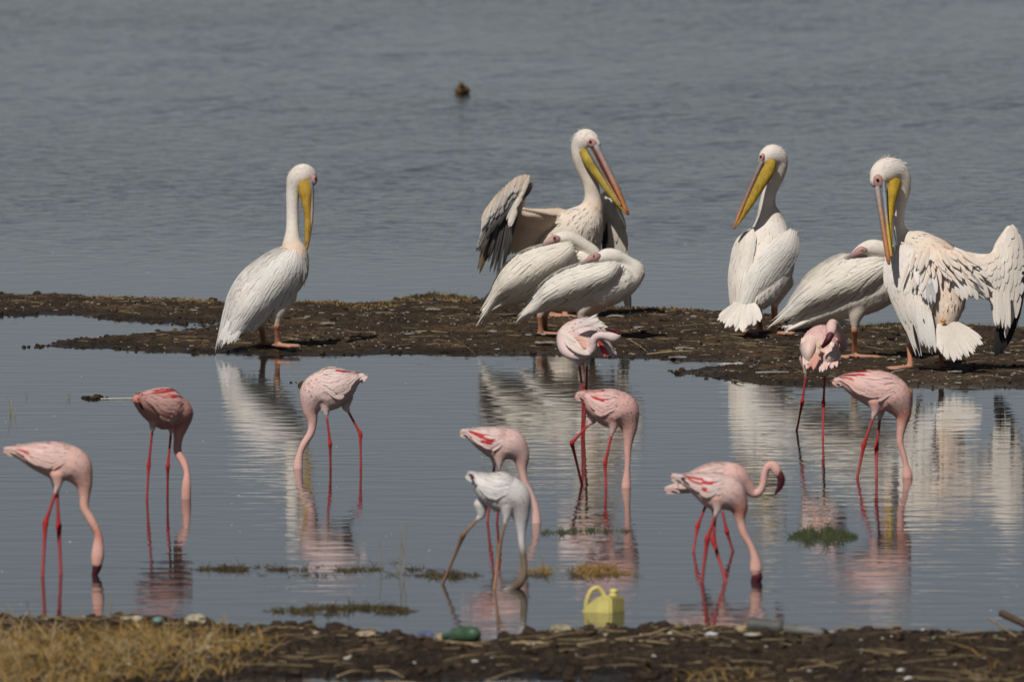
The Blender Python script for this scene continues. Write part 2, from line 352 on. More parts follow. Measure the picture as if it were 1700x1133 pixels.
class Bird:
    def __init__(s, name, px, py, zg, label, cat, group, tuft=(0.030, 0.010, 500)):
        base = ground(px, py, zg); s.base = base; s.d = base[1]; s.S = FPX/s.d
        s.root = empty(name, base); tag(s.root, label, cat, group)
        s.V = []; s.F = []; s.nv = 0; s.st = []; s.tuft = tuft; s.zg = zg
    def P(s, px, py, dy=0.0): return at_depth(px, py, s.d+dy)-s.base
    def G(s, px, py, z=None): return ground(px, py, s.zg if z is None else z)-s.base
    def stations(s, pts, col, sub=6):
        rows = []
        for p in pts:
            c = p[5] if len(p) > 5 else col
            pos = p[0] if isinstance(p[0], np.ndarray) else s.P(p[0], p[1], p[2])
            rows.append(list(pos)+[p[3]/s.S, p[4]/s.S]+list(c))
        rows = np.array(rows, float); n = (len(rows)-1)*sub+1
        return cr(rows, np.linspace(0, 1, n))
    def tube(s, pts, col=WHT, fluff=1.0, smooth=1.0, sub=6, n=16, flow=-1):
        R = s.stations(pts, col, sub)
        V, F, src, fr = loft(R[:, :3], np.maximum(R[:, 3], 0.0015), np.maximum(R[:, 4], 0.0015), n)
        s.V.append(V); s.F += [tuple(i+s.nv for i in f) for f in F]; s.nv += len(V)
        for k in range(len(R)):
            s.st.append((R[k, 0], R[k, 1], R[k, 2], 0.5*(R[k, 3]+R[k, 4]), R[k, 5], R[k, 6], R[k, 7], *(fr[k][0]*flow), fluff, smooth))
        return R
    def leg(s, pts, r, knee=1, col=PLEG, kcol=None):
        """pts: hip, ankle joint, ground; each an array or (px,py,dy)"""
        P = [p if isinstance(p, np.ndarray) else s.P(*p) for p in pts]
        a, b, c = P; kcol = kcol or col
        L = [(a, 0, 0, r*1.05, r*1.05, col), (a+(b-a)*0.5, 0, 0, r*0.92, r*0.92, col), (a+(b-a)*0.86, 0, 0, r*1.0, r*1.0, kcol), (b, 0, 0, r*knee, r*knee, kcol),
             (b+(c-b)*0.14, 0, 0, r*0.98, r*0.98, kcol), (b+(c-b)*0.55, 0, 0, r*0.82, r*0.82, col), (c, 0, 0, r*0.95, r*0.95, col)]
        s.tube(L, col, fluff=0, smooth=0.15, sub=4, n=10)
    def foot(s, heel, tip, half, col=PFOOT, th=2.6):
        """webbed foot lying on the ground: heel, middle-toe tip (pixels on the ground), half spread in metres"""
        h = s.G(*heel); t = s.G(*tip); h = h+np.array([0, 0, 0.009]); t = t+np.array([0, 0, 0.006])
        d = t-h; L = np.linalg.norm(d[:2]); u = norm(np.array([d[0], d[1], 0])); sd = np.array([-u[1], u[0], 0])
        for k, ln in ((-1, 0.86), (0, 1.0), (1, 0.86)):
            e = h+u*L*ln+sd*half*k; e[2] = 0.006
            s.tube([(h, 0, 0, 4.2, 4.2), ((h*0.5+e*0.5), 0, 0, 3.2, 3.2), (e, 0, 0, 2.2, 2.2)], col, fluff=0, smooth=0.15, sub=4, n=8)
        V = []; q = 6
        top = [h+u*0.01+sd*0.004, h+u*0.01-sd*0.004, h+u*L*0.80-sd*half*0.98, h+u*L*0.90-sd*half*0.45, h+u*L*0.97, h+u*L*0.90+sd*half*0.45, h+u*L*0.80+sd*half*0.98]
        m = len(top)
        for z in (0.011, -0.004):
            for p in top: V.append(np.array([p[0], p[1], z]))
        F = [tuple(range(m)), tuple(range(2*m-1, m-1, -1))]+[(k, k+m, (k+1) % m+m, (k+1) % m) for k in range(m)]
        s.V.append(np.array(V)); s.F += [tuple(i+s.nv for i in f) for f in F]; s.nv += 2*m
        for p in top: s.st.append((p[0], p[1], 0.008, 0.02, *col, 0, 0, 1, 0, 0.15))
        s.tube([(h-u*0.03+np.array([0, 0, -0.002]), 0, 0, 1.6, 1.6), (h, 0, 0, 3.4, 3.4)], col, fluff=0, smooth=0.15, sub=3, n=8)
    def finish(s, voxel, iters=5):
        me = bpy.data.meshes.new('tmp'); me.from_pydata([tuple(v) for v in np.concatenate(s.V)], [], s.F)
        ob = bpy.data.objects.new('tmp', me); COL.objects.link(ob)
        md = ob.modifiers.new('r', 'REMESH'); md.mode = 'VOXEL'; md.voxel_size = voxel
        dg = bpy.context.evaluated_depsgraph_get(); dg.update()
        out = bpy.data.meshes.new_from_object(ob.evaluated_get(dg))
        bpy.data.objects.remove(ob, do_unlink=True); bpy.data.meshes.remove(me)
        nv = len(out.vertices); V = np.empty(nv*3); out.vertices.foreach_get('co', V); V = V.reshape(-1, 3)
        E = np.empty(len(out.edges)*2, int); out.edges.foreach_get('vertices', E); E = E.reshape(-1, 2)
        st = np.array(s.st); best = np.full(nv, 1e9); bi = np.zeros(nv, int)
        for k in range(len(st)):
            dd = np.linalg.norm(V-st[k, :3], axis=1)/(st[k, 3]+0.004); m = dd < best; best[m] = dd[m]; bi[m] = k
        rad = st[bi, 3]; col = st[bi, 4:7].copy(); flow = st[bi, 7:10]; fl = st[bi, 10]; sm = st[bi, 11:12]
        deg = np.bincount(E.ravel(), minlength=nv)[:, None].clip(1)
        def lap(A):
            B = np.zeros_like(A); np.add.at(B, E[:, 0], A[E[:, 1]]); np.add.at(B, E[:, 1], A[E[:, 0]]); return B/deg
        for _ in range(iters): V = V+(lap(V)-V)*0.5*sm
        for _ in range(6): col = col*0.5+lap(col)*0.5
        out.vertices.foreach_set('co', V.ravel()); set_cols(out, col)
        out.materials.clear(); out.materials.append(M_BODY)
        out.polygons.foreach_set('use_smooth', np.ones(len(out.polygons), dtype=bool)); out.name = 'body'; out.update()
        o = bpy.data.objects.new('body', out); COL.objects.link(o); o.parent = s.root
        s.body = o
        # contour feathers lying over the skin
        Ln, Wd, cnt = s.tuft
        Nn = np.empty(nv*3); out.vertex_normals.foreach_get('vector', Nn); Nn = Nn.reshape(-1, 3)
        ok = np.where(fl > 0)[0]
        if len(ok) and cnt:
            pick = rng.choice(ok, min(cnt, len(ok)), replace=False); fv = []; ff = []; fc = []
            for i in pick:
                n = Nn[i]; t = flow[i]-np.dot(flow[i], n)*n
                if np.linalg.norm(t) < 0.2: continue
                t = norm(t+rng.normal(0, 0.12, 3)); b = norm(np.cross(n, t)); k = fl[i]*rng.uniform(0.6, 1.3)*min(1.0, max(0.2, rad[i]/0.085))
                l = Ln*k; ww = Wd*k; p = V[i]-n*0.002; a = len(fv)
                sm_ = min(1.0, (rad[i]/0.09)**2); lift = 0.0006+l*0.03*rng.uniform(0.2, 1.6)*sm_
                if sm_ < 0.45: ww *= 0.4; l *= 1.3; lift = 0.001+l*rng.uniform(0.0, 0.30)
                fv += [p, p+t*l*0.35+b*ww+n*0.0015*sm_, p+t*l*0.35-b*ww+n*0.0015*sm_, p+t*l*0.8+b*ww*0.8+n*lift, p+t*l*0.8-b*ww*0.8+n*lift, p+t*l*1.08+n*lift]
                ff += [(a, a+2, a+1), (a+1, a+2, a+4, a+3), (a+3, a+4, a+5)]
                c = np.clip(col[i]*rng.uniform(0.97, 1.03), 0, 0.9); fc += [c]*6
            tag(mesh_obj('contour_feathers', fv, ff, M_FEATHER, s.root, fc), kind='stuff')
        return o
    # ---- loose parts
    def horn(s, name, pts, parent=None, n=12, sub=6, col=YEL, mat=None):
        R = s.stations(pts, col, sub)
        V, F, src, fr = loft(R[:, :3], np.maximum(R[:, 3], 0.0008), np.maximum(R[:, 4], 0.0008), n)
        return mesh_obj(name, V, F, mat or M_HORN, parent or s.root, R[src, 5:8])
    def ball(s, name, px, py, dy, rx, ry, rz, mat, parent=None, col=None, rot=0.0):
        c = s.P(px, py, dy); V = []; F = []; nu, nvv = 12, 8
        for a in range(nvv+1):
            t = math.pi*a/nvv
            for b in range(nu):
                p = 2*math.pi*b/nu; x = math.sin(t)*math.cos(p)*rx/s.S; z = math.cos(t)*rz/s.S
                V.append(c+np.array([x*math.cos(rot)-z*math.sin(rot), math.sin(t)*math.sin(p)*ry/s.S, x*math.sin(rot)+z*math.cos(rot)]))
        for a in range(nvv):
            for b in range(nu): F.append((a*nu+b, a*nu+(b+1) % nu, (a+1)*nu+(b+1) % nu, (a+1)*nu+b))
        return mesh_obj(name, V, F, mat, parent or s.root, [col or (0.5, 0.5, 0.5)]*len(V))
    # ---- feathers
    def blade(s, A, B, wd, parent, c0=WHT, c1=None, Nrm=(0, -1, 0.15), bend=0.0, sag=0.0, mat=None, taper=0.6, name='feather', notch=0.0):
        """free feather from A to B (px,py,dy); wd in pixels"""
        A = A if isinstance(A, np.ndarray) else s.P(*A); B = B if isinstance(B, np.ndarray) else s.P(*B)
        c1 = c1 or c0; T = B-A; L = np.linalg.norm(T); T = T/L; n = np.array(Nrm, float); n = norm(n-np.dot(n, T)*T); sd = np.cross(T, n)
        ww = wd/s.S*0.5; V = []; C = []; ns = 6
        prof = [0.45, 0.80, 1.0, 0.97, 0.85, taper*0.8, 0.08]
        for k in range(ns+1):
            f = k/ns; f2 = [0, .2, .4, .6, .8, .93, 1.0][k]
            c = A+T*L*f2+sd*bend*L*math.sin(f2*math.pi)+n*sag*L*(math.sin(f2*math.pi)-0.35*f2)
            cc = [c0[i]*(1-f2)+c1[i]*f2 for i in range(3)]
            for t in (-1, 0, 1):
                V.append(c+sd*ww*prof[k]*t+n*ww*(0.28*(1-t*t))); C.append(cc)
        F = []
        for k in range(ns):
            for t in range(2): F.append((k*3+t, k*3+t+1, k*3+t+4, k*3+t+3))
        m = len(V); V2 = [v-n*0.0012 for v in V]
        F += [tuple(reversed([i+m for i in f])) for f in F]
        return mesh_obj(name, V+V2, F, mat or M_FEATHER, parent, C+C)
    def fan(s, roots, tips, cnt, wd, parent, c0=WHT, c1=None, j=0.07, va=0.09, **kw):
        """cnt feathers between a root line and a tip line"""
        cnt = int(cnt*1.7+0.5); wd = wd*0.72
        R = np.array([s.P(*p) for p in roots]); Tp = np.array([s.P(*p) for p in tips])
        for k in range(cnt):
            f = k/max(1, cnt-1); a = cr(R, [f])[0]; b = cr(Tp, [f])[0]
            b = b+(b-a)*random.uniform(-1.6*j, 1.6*j)+rng.normal(0, .003, 3); zz = -0.0010*k-(0.002 if k % 2 else 0); a = a+np.array([0, zz, 0]); b = b+np.array([0, zz, 0])
            s.blade(a, b, wd*random.uniform(0.85, 1.15), parent, jit(c0, va), jit(c1 or c0, va), **kw)

class Patch:
    """surface through a grid of points [k along the feathers][m across]"""
    def __init__(s, grid, out=(0, -1, 0.2)):
        s.g = np.array(grid, float); s.out = np.array(out, float)
    def W(s, u, v):
        u = np.asarray(u, float).ravel(); v = np.asarray(v, float).ravel()
        R = cr(s.g, u)                      # [n, M, 3]
        M = R.shape[1]; 
        if M == 2: return R[:, 0]*(1-v[:, None])+R[:, 1]*v[:, None]
        tc = np.clip(v, 0, 1)*(M-1); i = np.minimum(tc.astype(int), M-2); f = (v*(M-1)-i)[:, None]; a = np.arange(len(u))
        p1 = R[a, i]; p2 = R[a, i+1]; p0 = np.where((i == 0)[:, None], 2*p1-p2, R[a, np.maximum(i-1, 0)]); p3 = np.where((i == M-2)[:, None], 2*p2-p1, R[a, np.minimum(i+2, M-1)])
        fc = np.clip(f, 0, 1)
        q = 0.5*((2*p1)+(-p0+p2)*fc+(2*p0-5*p1+4*p2-p3)*fc**2+(-p0+3*p1-3*p2+p3)*fc**3)
        return q+(f-fc)*(p2-p1)
    def nrm(s, u, v, e=0.02):
        a = s.W(np.asarray(u)+e, v)-s.W(np.asarray(u)-e, v); b = s.W(u, np.asarray(v)+e)-s.W(u, np.asarray(v)-e)
        n = np.cross(a, b); n /= np.maximum(np.linalg.norm(n, axis=1), 1e-9)[:, None]
        sg = np.sign(n@s.out); sg[sg == 0] = 1
        return n*sg[:, None]
def tb_patch(b, rows, bulge=0.05, out=(0, -1, 0.15), m=6, mirror=0.0):
    """rows: (top(px,py,dy), bottom(px,py,dy)) from shoulder to tip, bulging outward between"""
    G = []; o = norm(np.array(out, float)); n = len(rows)
    for k, (t, q) in enumerate(rows):
        t = b.P(*t); q = b.P(*q); bl = bulge*(0.55+0.45*math.sin(math.pi*min(1, (k+0.9)/n)))*(1 if k < n-2 else 0.6)
        G.append([t+(q-t)*v+o*bl*max(0, math.sin(math.pi*v))**0.8 for v in np.linspace(0, 1, m)])
    return Patch(G, out)
def shell(b, patch, parent_root, c0, c1, nu=14, nv=9, th=0.014, name='wing'):
    U, Vv = np.meshgrid(np.linspace(0, 0.98, nu), np.linspace(0.02, 0.98, nv), indexing='ij'); u = U.ravel(); v = Vv.ravel()
    P = patch.W(u, v); n = patch.nrm(u, v); Q = P-n*th; m = nu*nv; F = []; id = lambda i, j: i*nv+j
    for i in range(nu-1):
        for j in range(nv-1):
            F.append((id(i, j), id(i+1, j), id(i+1, j+1), id(i, j+1))); F.append((id(i, j)+m, id(i, j+1)+m, id(i+1, j+1)+m, id(i+1, j)+m))
    ring = [id(i, 0) for i in range(nu)]+[id(nu-1, j) for j in range(1, nv)]+[id(i, nv-1) for i in range(nu-2, -1, -1)]+[id(0, j) for j in range(nv-2, 0, -1)]
    for k in range(len(ring)): a = ring[k]; c = ring[(k+1) % len(ring)]; F.append((a, a+m, c+m, c))
    C = [tuple(c0[i]*(1-x)+c1[i]*x for i in range(3)) for x in u]
    return mesh_obj(name, np.concatenate([P, Q]), F, M_FEATHER, parent_root, C+C)
def lay(b, patch, parent, u0, v0, ln, dv, wd, c0, c1, lift=0.007, base=0.0012, tip=0.55, tilt=0.0009):
    """one feather lying along a wing surface; wd is the width as a share of the wing's breadth"""
    e = 0.03; q = patch.W([u0-e, u0+e, u0, u0], [v0, v0, v0-e, v0+e])
    Du = max(1e-4, np.linalg.norm(q[1]-q[0])/(2*e)); Dv = max(1e-4, np.linalg.norm(q[3]-q[2])/(2*e))
    dm = np.array([ln*Du, dv*Dv]); dm /= max(1e-6, np.linalg.norm(dm)); hw = wd*Dv*0.5
    pu, pv = -dm[1]*hw/Du, dm[0]*hw/Dv
    s_ = np.array([0, .25, .5, .75, .92, 1.0]); pr = np.array([0.55, 0.9, 1.0, 0.9, tip, 0.06])
    S6 = np.repeat(s_, 3); T = np.tile([-1.0, 0, 1.0], 6); PR = np.repeat(pr, 3)
    U = u0+ln*S6+T*PR*pu; Vv = v0+dv*S6+T*PR*pv
    P = patch.W(U, Vv); n = patch.nrm(U, np.clip(Vv, 0.02, 0.98))
    P = P+n*(base+lift*S6+0.10*hw*(1-T*T)+tilt*T)[:, None]
    F = [(k*3+t, k*3+t+1, k*3+t+4, k*3+t+3) for k in range(5) for t in range(2)]
    C = [tuple(c0[i]*(1-x)+c1[i]*x for i in range(3)) for x in S6]
    return mesh_obj('feather', P, F, M_FEATHER, parent, C)
def lay_rows(b, patch, parent, rows, c0, c1, special=None, jitter=0.05):
    """rows: (u0, count, length, v_first, v_last, droop, width, lift)"""
    for ri, (u0, cnt, ln, va, vb, dv, wd, lf) in enumerate(rows):
        for k in range(cnt):
            v = va+(vb-va)*(k+0.5)/cnt+random.uniform(-0.3, 0.3)/cnt*(vb-va)
            a, e = jit(c0, jitter), jit(c1, jitter)
            if special:
                r = special(u0, v, ri, k)
                if r: a, e = r
            lay(b, patch, parent, u0+random.uniform(-0.045, 0.045), v, ln*random.uniform(0.8, 1.2), dv*(0.35+0.65*v)*random.uniform(.85, 1.15), wd*random.uniform(0.9, 1.1), a, e, lf)
PEL_ROWS = [(0.70, 9, 0.36, 0.02, 0.95, 0.0, 0.15, 0.004), (0.60, 11, 0.30, 0.02, 1.0, 0.10, 0.12, 0.004), (0.50, 12, 0.26, 0.02, 1.0, 0.22, 0.105, 0.0035)]+[
            (u, 13, 0.17, 0.0, 0.86, 0.30, 0.085, 0.0019) for u in (0.43, 0.36, 0.29, 0.22, 0.15, 0.08, 0.01)]
def folded_wing(b, rows, c0=WHT, c1=WHT, bulge=0.05, fr=PEL_ROWS, special=None, out=(0, -1, 0.15)):
    p = tb_patch(b, rows, bulge, out); wg = shell(b, p, b.root, c0, c1); lay_rows(b, p, wg, fr, c0, c1, special); return wg, p

PELS = 'white pelicans resting on the mud bar'
ZB = 0.03
# --- pelican seen from behind, alone at the left, bill straight down
b = Bird('pelican', 455, 576, ZB, 'white pelican standing by itself, neck upright, long yellow bill pointing straight down', 'pelican', PELS, (0.030, 0.0030, 3200))
HD = (0.84, 0.77, 0.71)
b.tube([(392, 532, -.05, 12, 20), (415, 502, -.03, 33, 38), (445, 472, 0, 43, 42), (474, 447, .03, 40, 40, CRM), (486, 422, .05, 27, 28, PCH), (485, 402, .06, 16, 16, CRM), (485.5, 382, .07, 11.4, 11.4),
        (485.5, 358, .08, 10.6, 10.4), (485.5, 335, .08, 10.8, 10.6), (487, 316, .08, 12.5, 12), (493, 299, .08, 18, 17, HD), (503, 291, .08, 20, 17.5, HD), (512, 292, .09, 16, 15, HD), (518, 298, .10, 10, 11, HD)], WHT)
b.tube([(470, 490, -.03, 24, 22), (462, 515, -.05, 15, 15), (460, 531, -.05, 8, 8)], CRM)
b.tube([(442, 500, .07, 24, 22), (437, 525, .08, 14, 14), (436, 536, .08, 8, 8)], CRM)
b.leg([(460, 520, -.05), (459.5, 541, -.05), b.G(461, 576)+np.array([0, 0, .012])], 5.6, 1.12)
b.leg([(436, 528, .08), (434, 545, .08), b.G(438, 573)+np.array([0, 0, .012])], 5.6, 1.12)
b.foot((459, 576), (496, 577), 0.05); b.foot((436, 573), (458, 572.5), 0.05)
b.finish(0.0065)
TIPG = lambda u, v, r, k: ((0.62, 0.61, 0.60), (0.45, 0.45, 0.46)) if (r == 0 and k % 3 == 1) else None
wn, _ = folded_wing(b, [((478, 414, -.08), (509, 430, -.04)), ((462, 424, -.12), (503, 456, -.09)), ((440, 444, -.13), (482, 484, -.11)), ((415, 470, -.12), (452, 513, -.11)), ((396, 499, -.11), (427, 533, -.10)), ((384, 528, -.09), (406, 551, -.09)), ((372, 556, -.08), (390, 564, -.08))], WHT, (0.79, 0.775, 0.76), 0.055, special=TIPG)
wf, _ = folded_wing(b, [((467, 409, .03), (480, 415, -.06)), ((445, 418, .02), (464, 426, -.09)), ((412, 441, 0), (441, 446, -.11)), ((391, 463, -.01), (416, 473, -.11)), ((380, 485, -.02), (397, 501, -.10)), ((373, 508, -.03), (385, 530, -.09)), ((363, 556, -.05), (374, 560, -.07))], WHT, (0.79, 0.775, 0.76), 0.02, special=TIPG)
tl = b.horn('tail', [(405, 525, -.03, 10, 16), (390, 545, -.06, 6, 14), (378, 556, -.08, 3, 10)], col=WHT, mat=M_FEATHER)
b.fan([(405, 530, -.10), (395, 525, -.08), (388, 520, -.06)], [(390, 566, -.11), (378, 568, -.1), (362, 565, -.09)], 8, 10, tl, WHT, (0.76, 0.75, 0.74))
b.fan([(412, 535, -.05), (400, 535, -.04)], [(395, 562, -.06), (378, 560, -.05)], 3, 8, tl, (0.2, 0.2, 0.21), (0.10, 0.10, 0.11))
bl = b.horn('bill', [(516, 302, .04, 4.5, 7, HBLU), (518, 325, .03, 3.6, 6, (0.30, 0.27, 0.27)), (517, 360, .01, 3.2, 5, HPNK), (513, 392, -.01, 3, 5, HORG), (509, 413, -.02, 2.2, 3.5, (0.5, 0.25, 0.08))])
pc = b.horn('pouch', [(508, 303, .04, 12, 7), (507, 316, .03, 12.5, 9), (509, 335, .02, 8.5, 9), (511, 358, .01, 6, 7), (511, 380, -.01, 5.5, 5.5), (509.5, 400, -.02, 3.4, 3.5), (508.5, 411, -.02, 1.6, 2)], col=(0.50, 0.31, 0.045), mat=M_POUCH)
ep = b.ball('eye_patch', 521, 299, .045, 5, 6, 9, M_SKIN); b.ball('eye', 524, 297, .03, 2.2, 2.2, 2.4, M_EYE, ep)

# --- pelican drying its wings behind the two sleepers
b = Bird('pelican', 940, 527, ZB, 'pelican standing with both wings held open, facing the water behind two sleeping pelicans', 'pelican', PELS, (0.032, 0.0034, 3600))
b.tube([(905, 485, .30, 16, 20), (918, 465, .22, 36, 36), (938, 425, .10, 50, 46), (955, 392, .03, 48, 44), (972, 366, -.02, 34, 36, CRM), (982, 346, -.03, 20.5, 21, PCH), (984, 327, -.03, 14, 14), (980, 302, -.04, 13, 13), (969, 280, -.05, 12.3, 12.3),
        (962.5, 260, -.06, 13, 13), (964, 242, -.06, 16.5, 16, HD), (972, 233, -.07, 20, 17.5, HD), (982, 235, -.08, 16, 15, HD), (988, 240, -.09, 10, 11, HD)], CRM)
b.tube([(928, 360, .03, 15, 18), (895, 356, -.08, 10, 10), (866, 350, -.10, 8, 8), (868, 322, -.11, 7, 7), (876, 295, -.12, 5.5, 6)], PCH, flow=1)
b.tube([(985, 365, .10, 16, 16), (1002, 330, .16, 9, 9), (1012, 322, .17, 7, 7)], CRM, flow=1)
b.tube([(935, 465, .02, 28, 26), (938, 492, 0, 14, 14), (939, 504, 0, 8, 8)], CRM); b.tube([(912, 465, .15, 26, 26), (910, 490, .15, 14, 14), (909, 502, .15, 8, 8)], CRM)
b.leg([(939, 496, 0), (938, 508, 0), b.G(938, 528)+np.array([0, 0, .012])], 5.6, 1.1); b.leg([(909, 495, .15), (909, 506, .15), b.G(909, 524)+np.array([0, 0, .012])], 5.6, 1.1)
b.foot((936, 528), (966, 530), .05); b.foot((908, 524), (934, 527), .05)
b.finish(0.0065)
def p2left():
    sec = Patch([[b.P(*q) for q in r] for r in ([(866, 345, -.13), (885, 349, -.13), (905, 353, -.12), (926, 358, -.10)], [(852, 378, -.03), (873, 384, -.02), (893, 386, -.01), (911, 384, .0)], [(835, 410, .06), (858, 419, .08), (880, 416, .09), (908, 404, .08)])])
    wg = shell(b, sec, b.root, (0.70, 0.58, 0.48), (0.66, 0.56, 0.47), th=0.006, name='wing')
    for k in range(13):
        f = (k+0.5)/13; lay(b, sec, wg, 0.28, f, 0.78*random.uniform(.92, 1.12), -0.03, 0.13, (0.66, 0.55, 0.46), (0.58, 0.50, 0.42), 0.004)
    for k in range(10):
        f = (k+0.5)/10; lay(b, sec, wg, 0.02, f, 0.42, -0.02, 0.16, (0.74, 0.58, 0.46), (0.70, 0.58, 0.48), 0.005)
    # flight feathers of the raised hand
    b.d -= 0.11
    DK = (0.028, 0.027, 0.029); NN = (0.35, -1, 0.1)
    b.fan([(866, 316, .02), (850, 330, .02), (832, 348, .02), (815, 366, .02)], [(840, 430, .02), (829, 457, .02), (808, 440, .02), (796, 447, .02), (793, 415, .02)], 9, 10, wg, DK, (0.07, 0.06, 0.05), Nrm=NN, va=.5, j=.05)
    b.fan([(864, 318, .01), (846, 336, .01), (826, 356, .01)], [(848, 400, .01), (834, 445, .01), (818, 438, .01), (804, 425, .01)], 6, 5, wg, (0.20, 0.19, 0.18), (0.05, 0.048, 0.046), Nrm=NN, va=.4, j=.07)
    b.fan([(812, 400, .0), (806, 408, .0)], [(803, 440, .0), (796, 447, .0)], 3, 8, wg, (0.17, 0.13, 0.08), (0.20, 0.15, 0.08), Nrm=NN)
    for off, n, L, c0_, c1_ in ((15, 11, 44, (0.30, 0.28, 0.27), (0.035, 0.033, 0.034)), (7, 11, 40, (0.76, 0.68, 0.61), (0.40, 0.38, 0.37)), (0, 12, 36, (0.78, 0.66, 0.57), (0.70, 0.66, 0.62)), (-3, 9, 26, PCH, (0.76, 0.66, 0.58))):
        e0 = [(872, 293), (858, 299), (841, 314), (822, 331), (808, 350), (800, 372)] if off > 0 else [(876, 291), (862, 295), (845, 308), (826, 327), (812, 346)]
        b.fan([(x+off, y+off*.55, -.01-.001*(15-off)) for x, y in e0], [(x+off*.9-L*.36, y+off*.5+L*.93*(1 if x < 850 else .8), -.02-.001*(15-off)) for x, y in e0], n, 8.5, wg, c0_, c1_, Nrm=NN, va=.16, j=.10, taper=.5)
    b.fan([(864, 322, -.03), (860, 340, -.03), (858, 350, -.03)], [(842, 364, -.035), (846, 374, -.035), (850, 368, -.03)], 5, 8, wg, WHT, WHT, Nrm=NN)
    b.fan([(879, 291, -.04), (877, 304, -.035), (869, 320, -.03)], [(868, 318, -.045), (863, 330, -.04), (858, 344, -.035)], 7, 8, wg, PCH, WHT, Nrm=NN)
p2left(); b.d += 0.11
p = Patch([[b.P(*q) for q in r] for r in ([(996, 330, .13), (1006, 317, .13), (1018, 322, .13), (1030, 342, .12)], [(997, 362, .13), (1011, 362, .10), (1027, 366, .10), (1039, 378, .11)], [(1000, 402, .13), (1014, 405, .11), (1030, 410, .11), (1043, 414, .12)], [(1006, 440, .14), (1019, 446, .13), (1032, 444, .13), (1042, 438, .13)])])
wg = shell(b, p, b.root, (0.66, 0.58, 0.50), (0.56, 0.50, 0.44), th=.008)
lay_rows(b, p, wg, [(.55, 6, .5, .02, 1, 0, .2, .012), (.32, 7, .36, .0, 1, 0, .2, .011), (.15, 7, .3, .05, 1, 0, .2, .009), (0, 6, .24, .05, 1, 0, .2, .006)], (0.68, 0.62, 0.54), (0.58, 0.53, 0.46),
         lambda u, v, r, k: ((0.10, 0.09, 0.09), BLK) if (v < .28 and r < 2) else None)
b.fan([(1024, 425, .15), (1036, 420, .15)], [(1036, 505, .17), (1047, 508, .17)], 5, 9, wg, (0.07, 0.065, 0.06), (0.06, 0.055, 0.05))
bl = b.horn('bill', [(991, 245, -.12, 5.4, 7.5, (0.42, 0.40, 0.40)), (1000.5, 265, -.13, 4.8, 6.5, HPNK), (1014, 293, -.15, 4.6, 6, (0.50, 0.30, 0.24)), (1027.5, 322, -.17, 4.4, 5.5, HORG), (1037.5, 345, -.18, 3.6, 5, (0.62, 0.26, 0.10)), (1042, 354, -.185, 2.6, 3, (0.5, 0.1, 0.05))])
b.horn('nail', [(1040.5, 350, -.185, 3, 4), (1042.5, 355, -.185, 2.6, 3)], bl, col=(0.45, 0.08, 0.04))
b.horn('ridge', [(994, 246, -.12, 1.6, 3, HBLU), (1008, 270, -.13, 1.5, 3, HBLU), (1024, 303, -.15, 1.4, 3, (0.25, 0.24, 0.26)), (1038, 338, -.17, 1.2, 2, (0.4, 0.25, 0.2))], bl)
b.horn('gape', [(986, 250, -.14, 2.2, 6), (1001.5, 284, -.155, 2.8, 7), (1017, 313, -.17, 2.4, 6.5), (1032, 341, -.18, 1.2, 4)], bl, col=(0.20, 0.035, 0.012))
pc = b.horn('pouch', [(968, 252, -.10, 7, 6), (977, 266, -.12, 9.5, 8), (990, 285, -.13, 8.5, 8), (1004, 306, -.15, 7, 7), (1018, 327, -.17, 5, 5.5), (1032, 346, -.18, 2.5, 3), (1039, 355, -.185, 1.2, 2)], col=(0.50, 0.37, 0.065), mat=M_POUCH)
b.horn('jaw', [(978, 248, -.13, 3.6, 5, HBLU), (989, 266, -.145, 5.0, 5, (0.20, 0.22, 0.24)), (1002, 289, -.16, 3.4, 5, (0.26, 0.27, 0.27)), (1014, 311, -.175, 2.2, 4, (0.5, 0.42, 0.25)), (1030, 340, -.188, 1.5, 3, (0.55, 0.42, 0.2))], pc)
ep = b.ball('eye_patch', 982, 237, -.115, 11, 4, 7.5, M_SKIN, rot=-.5); b.ball('eye', 980, 235, -.128, 2.6, 2, 2.6, M_EYE, ep)

# --- two sleepers in front of it, and one more by the preening pelican
def sleeper(label, bx, by, spine, head, wing, far, thigh, legs, feet, tail, eye, patch, c0, special=None, belly=(0.74, 0.66, 0.57)):
    global b
    b = Bird('pelican', bx, by, ZB, label, 'pelican', PELS, (0.030, 0.0030, 3200))
    b.tube(spine+head, c0)
    for t in thigh: b.tube(t, belly)
    for l in legs: b.leg([l[0], l[1], b.G(*l[2])+np.array([0, 0, .012])], 5.6, 1.1)
    for f in feet: b.foot(*f, 0.05)
    b.finish(0.0065)
    fw, _ = folded_wing(b, far, c0, c0, .02, out=(0, -0.6, 0.8))
    wg, _ = folded_wing(b, wing, c0, c0, .06, special=special)
    t0 = tail[0]; tl = b.horn('tail', tail[1], col=c0, mat=M_FEATHER)
    b.fan(tail[2], tail[3], t0, 11, tl, c0, WHT)
    if len(tail) > 4: b.fan(tail[4], tail[5], 4, 9, tl, (0.12, 0.12, 0.13), BLK)
    px, py, dy = patch[:3]
    ep = b.horn('eye_patch', [(px+9, py-2.5, dy+.004, 4.5, 4), (px+4, py-1.5, dy, 7.2, 5), (px-3, py+1.5, dy, 6.4, 5), (px-10, py+5, dy, 4.0, 4)], col=(0.52, 0.30, 0.29)); b.ball('eye', *eye, M_EYE, ep)
    b.horn('bill', [(px-5, py+4, dy, 4.6, 4.5), (px-14, py+8, dy+.005, 3.8, 4), (px-28, py+17, dy+.03, 3, 3.4)], col=(0.36, 0.29, 0.31))
    return wg
SC = (0.85, 0.79, 0.70)
D0 = 0.02
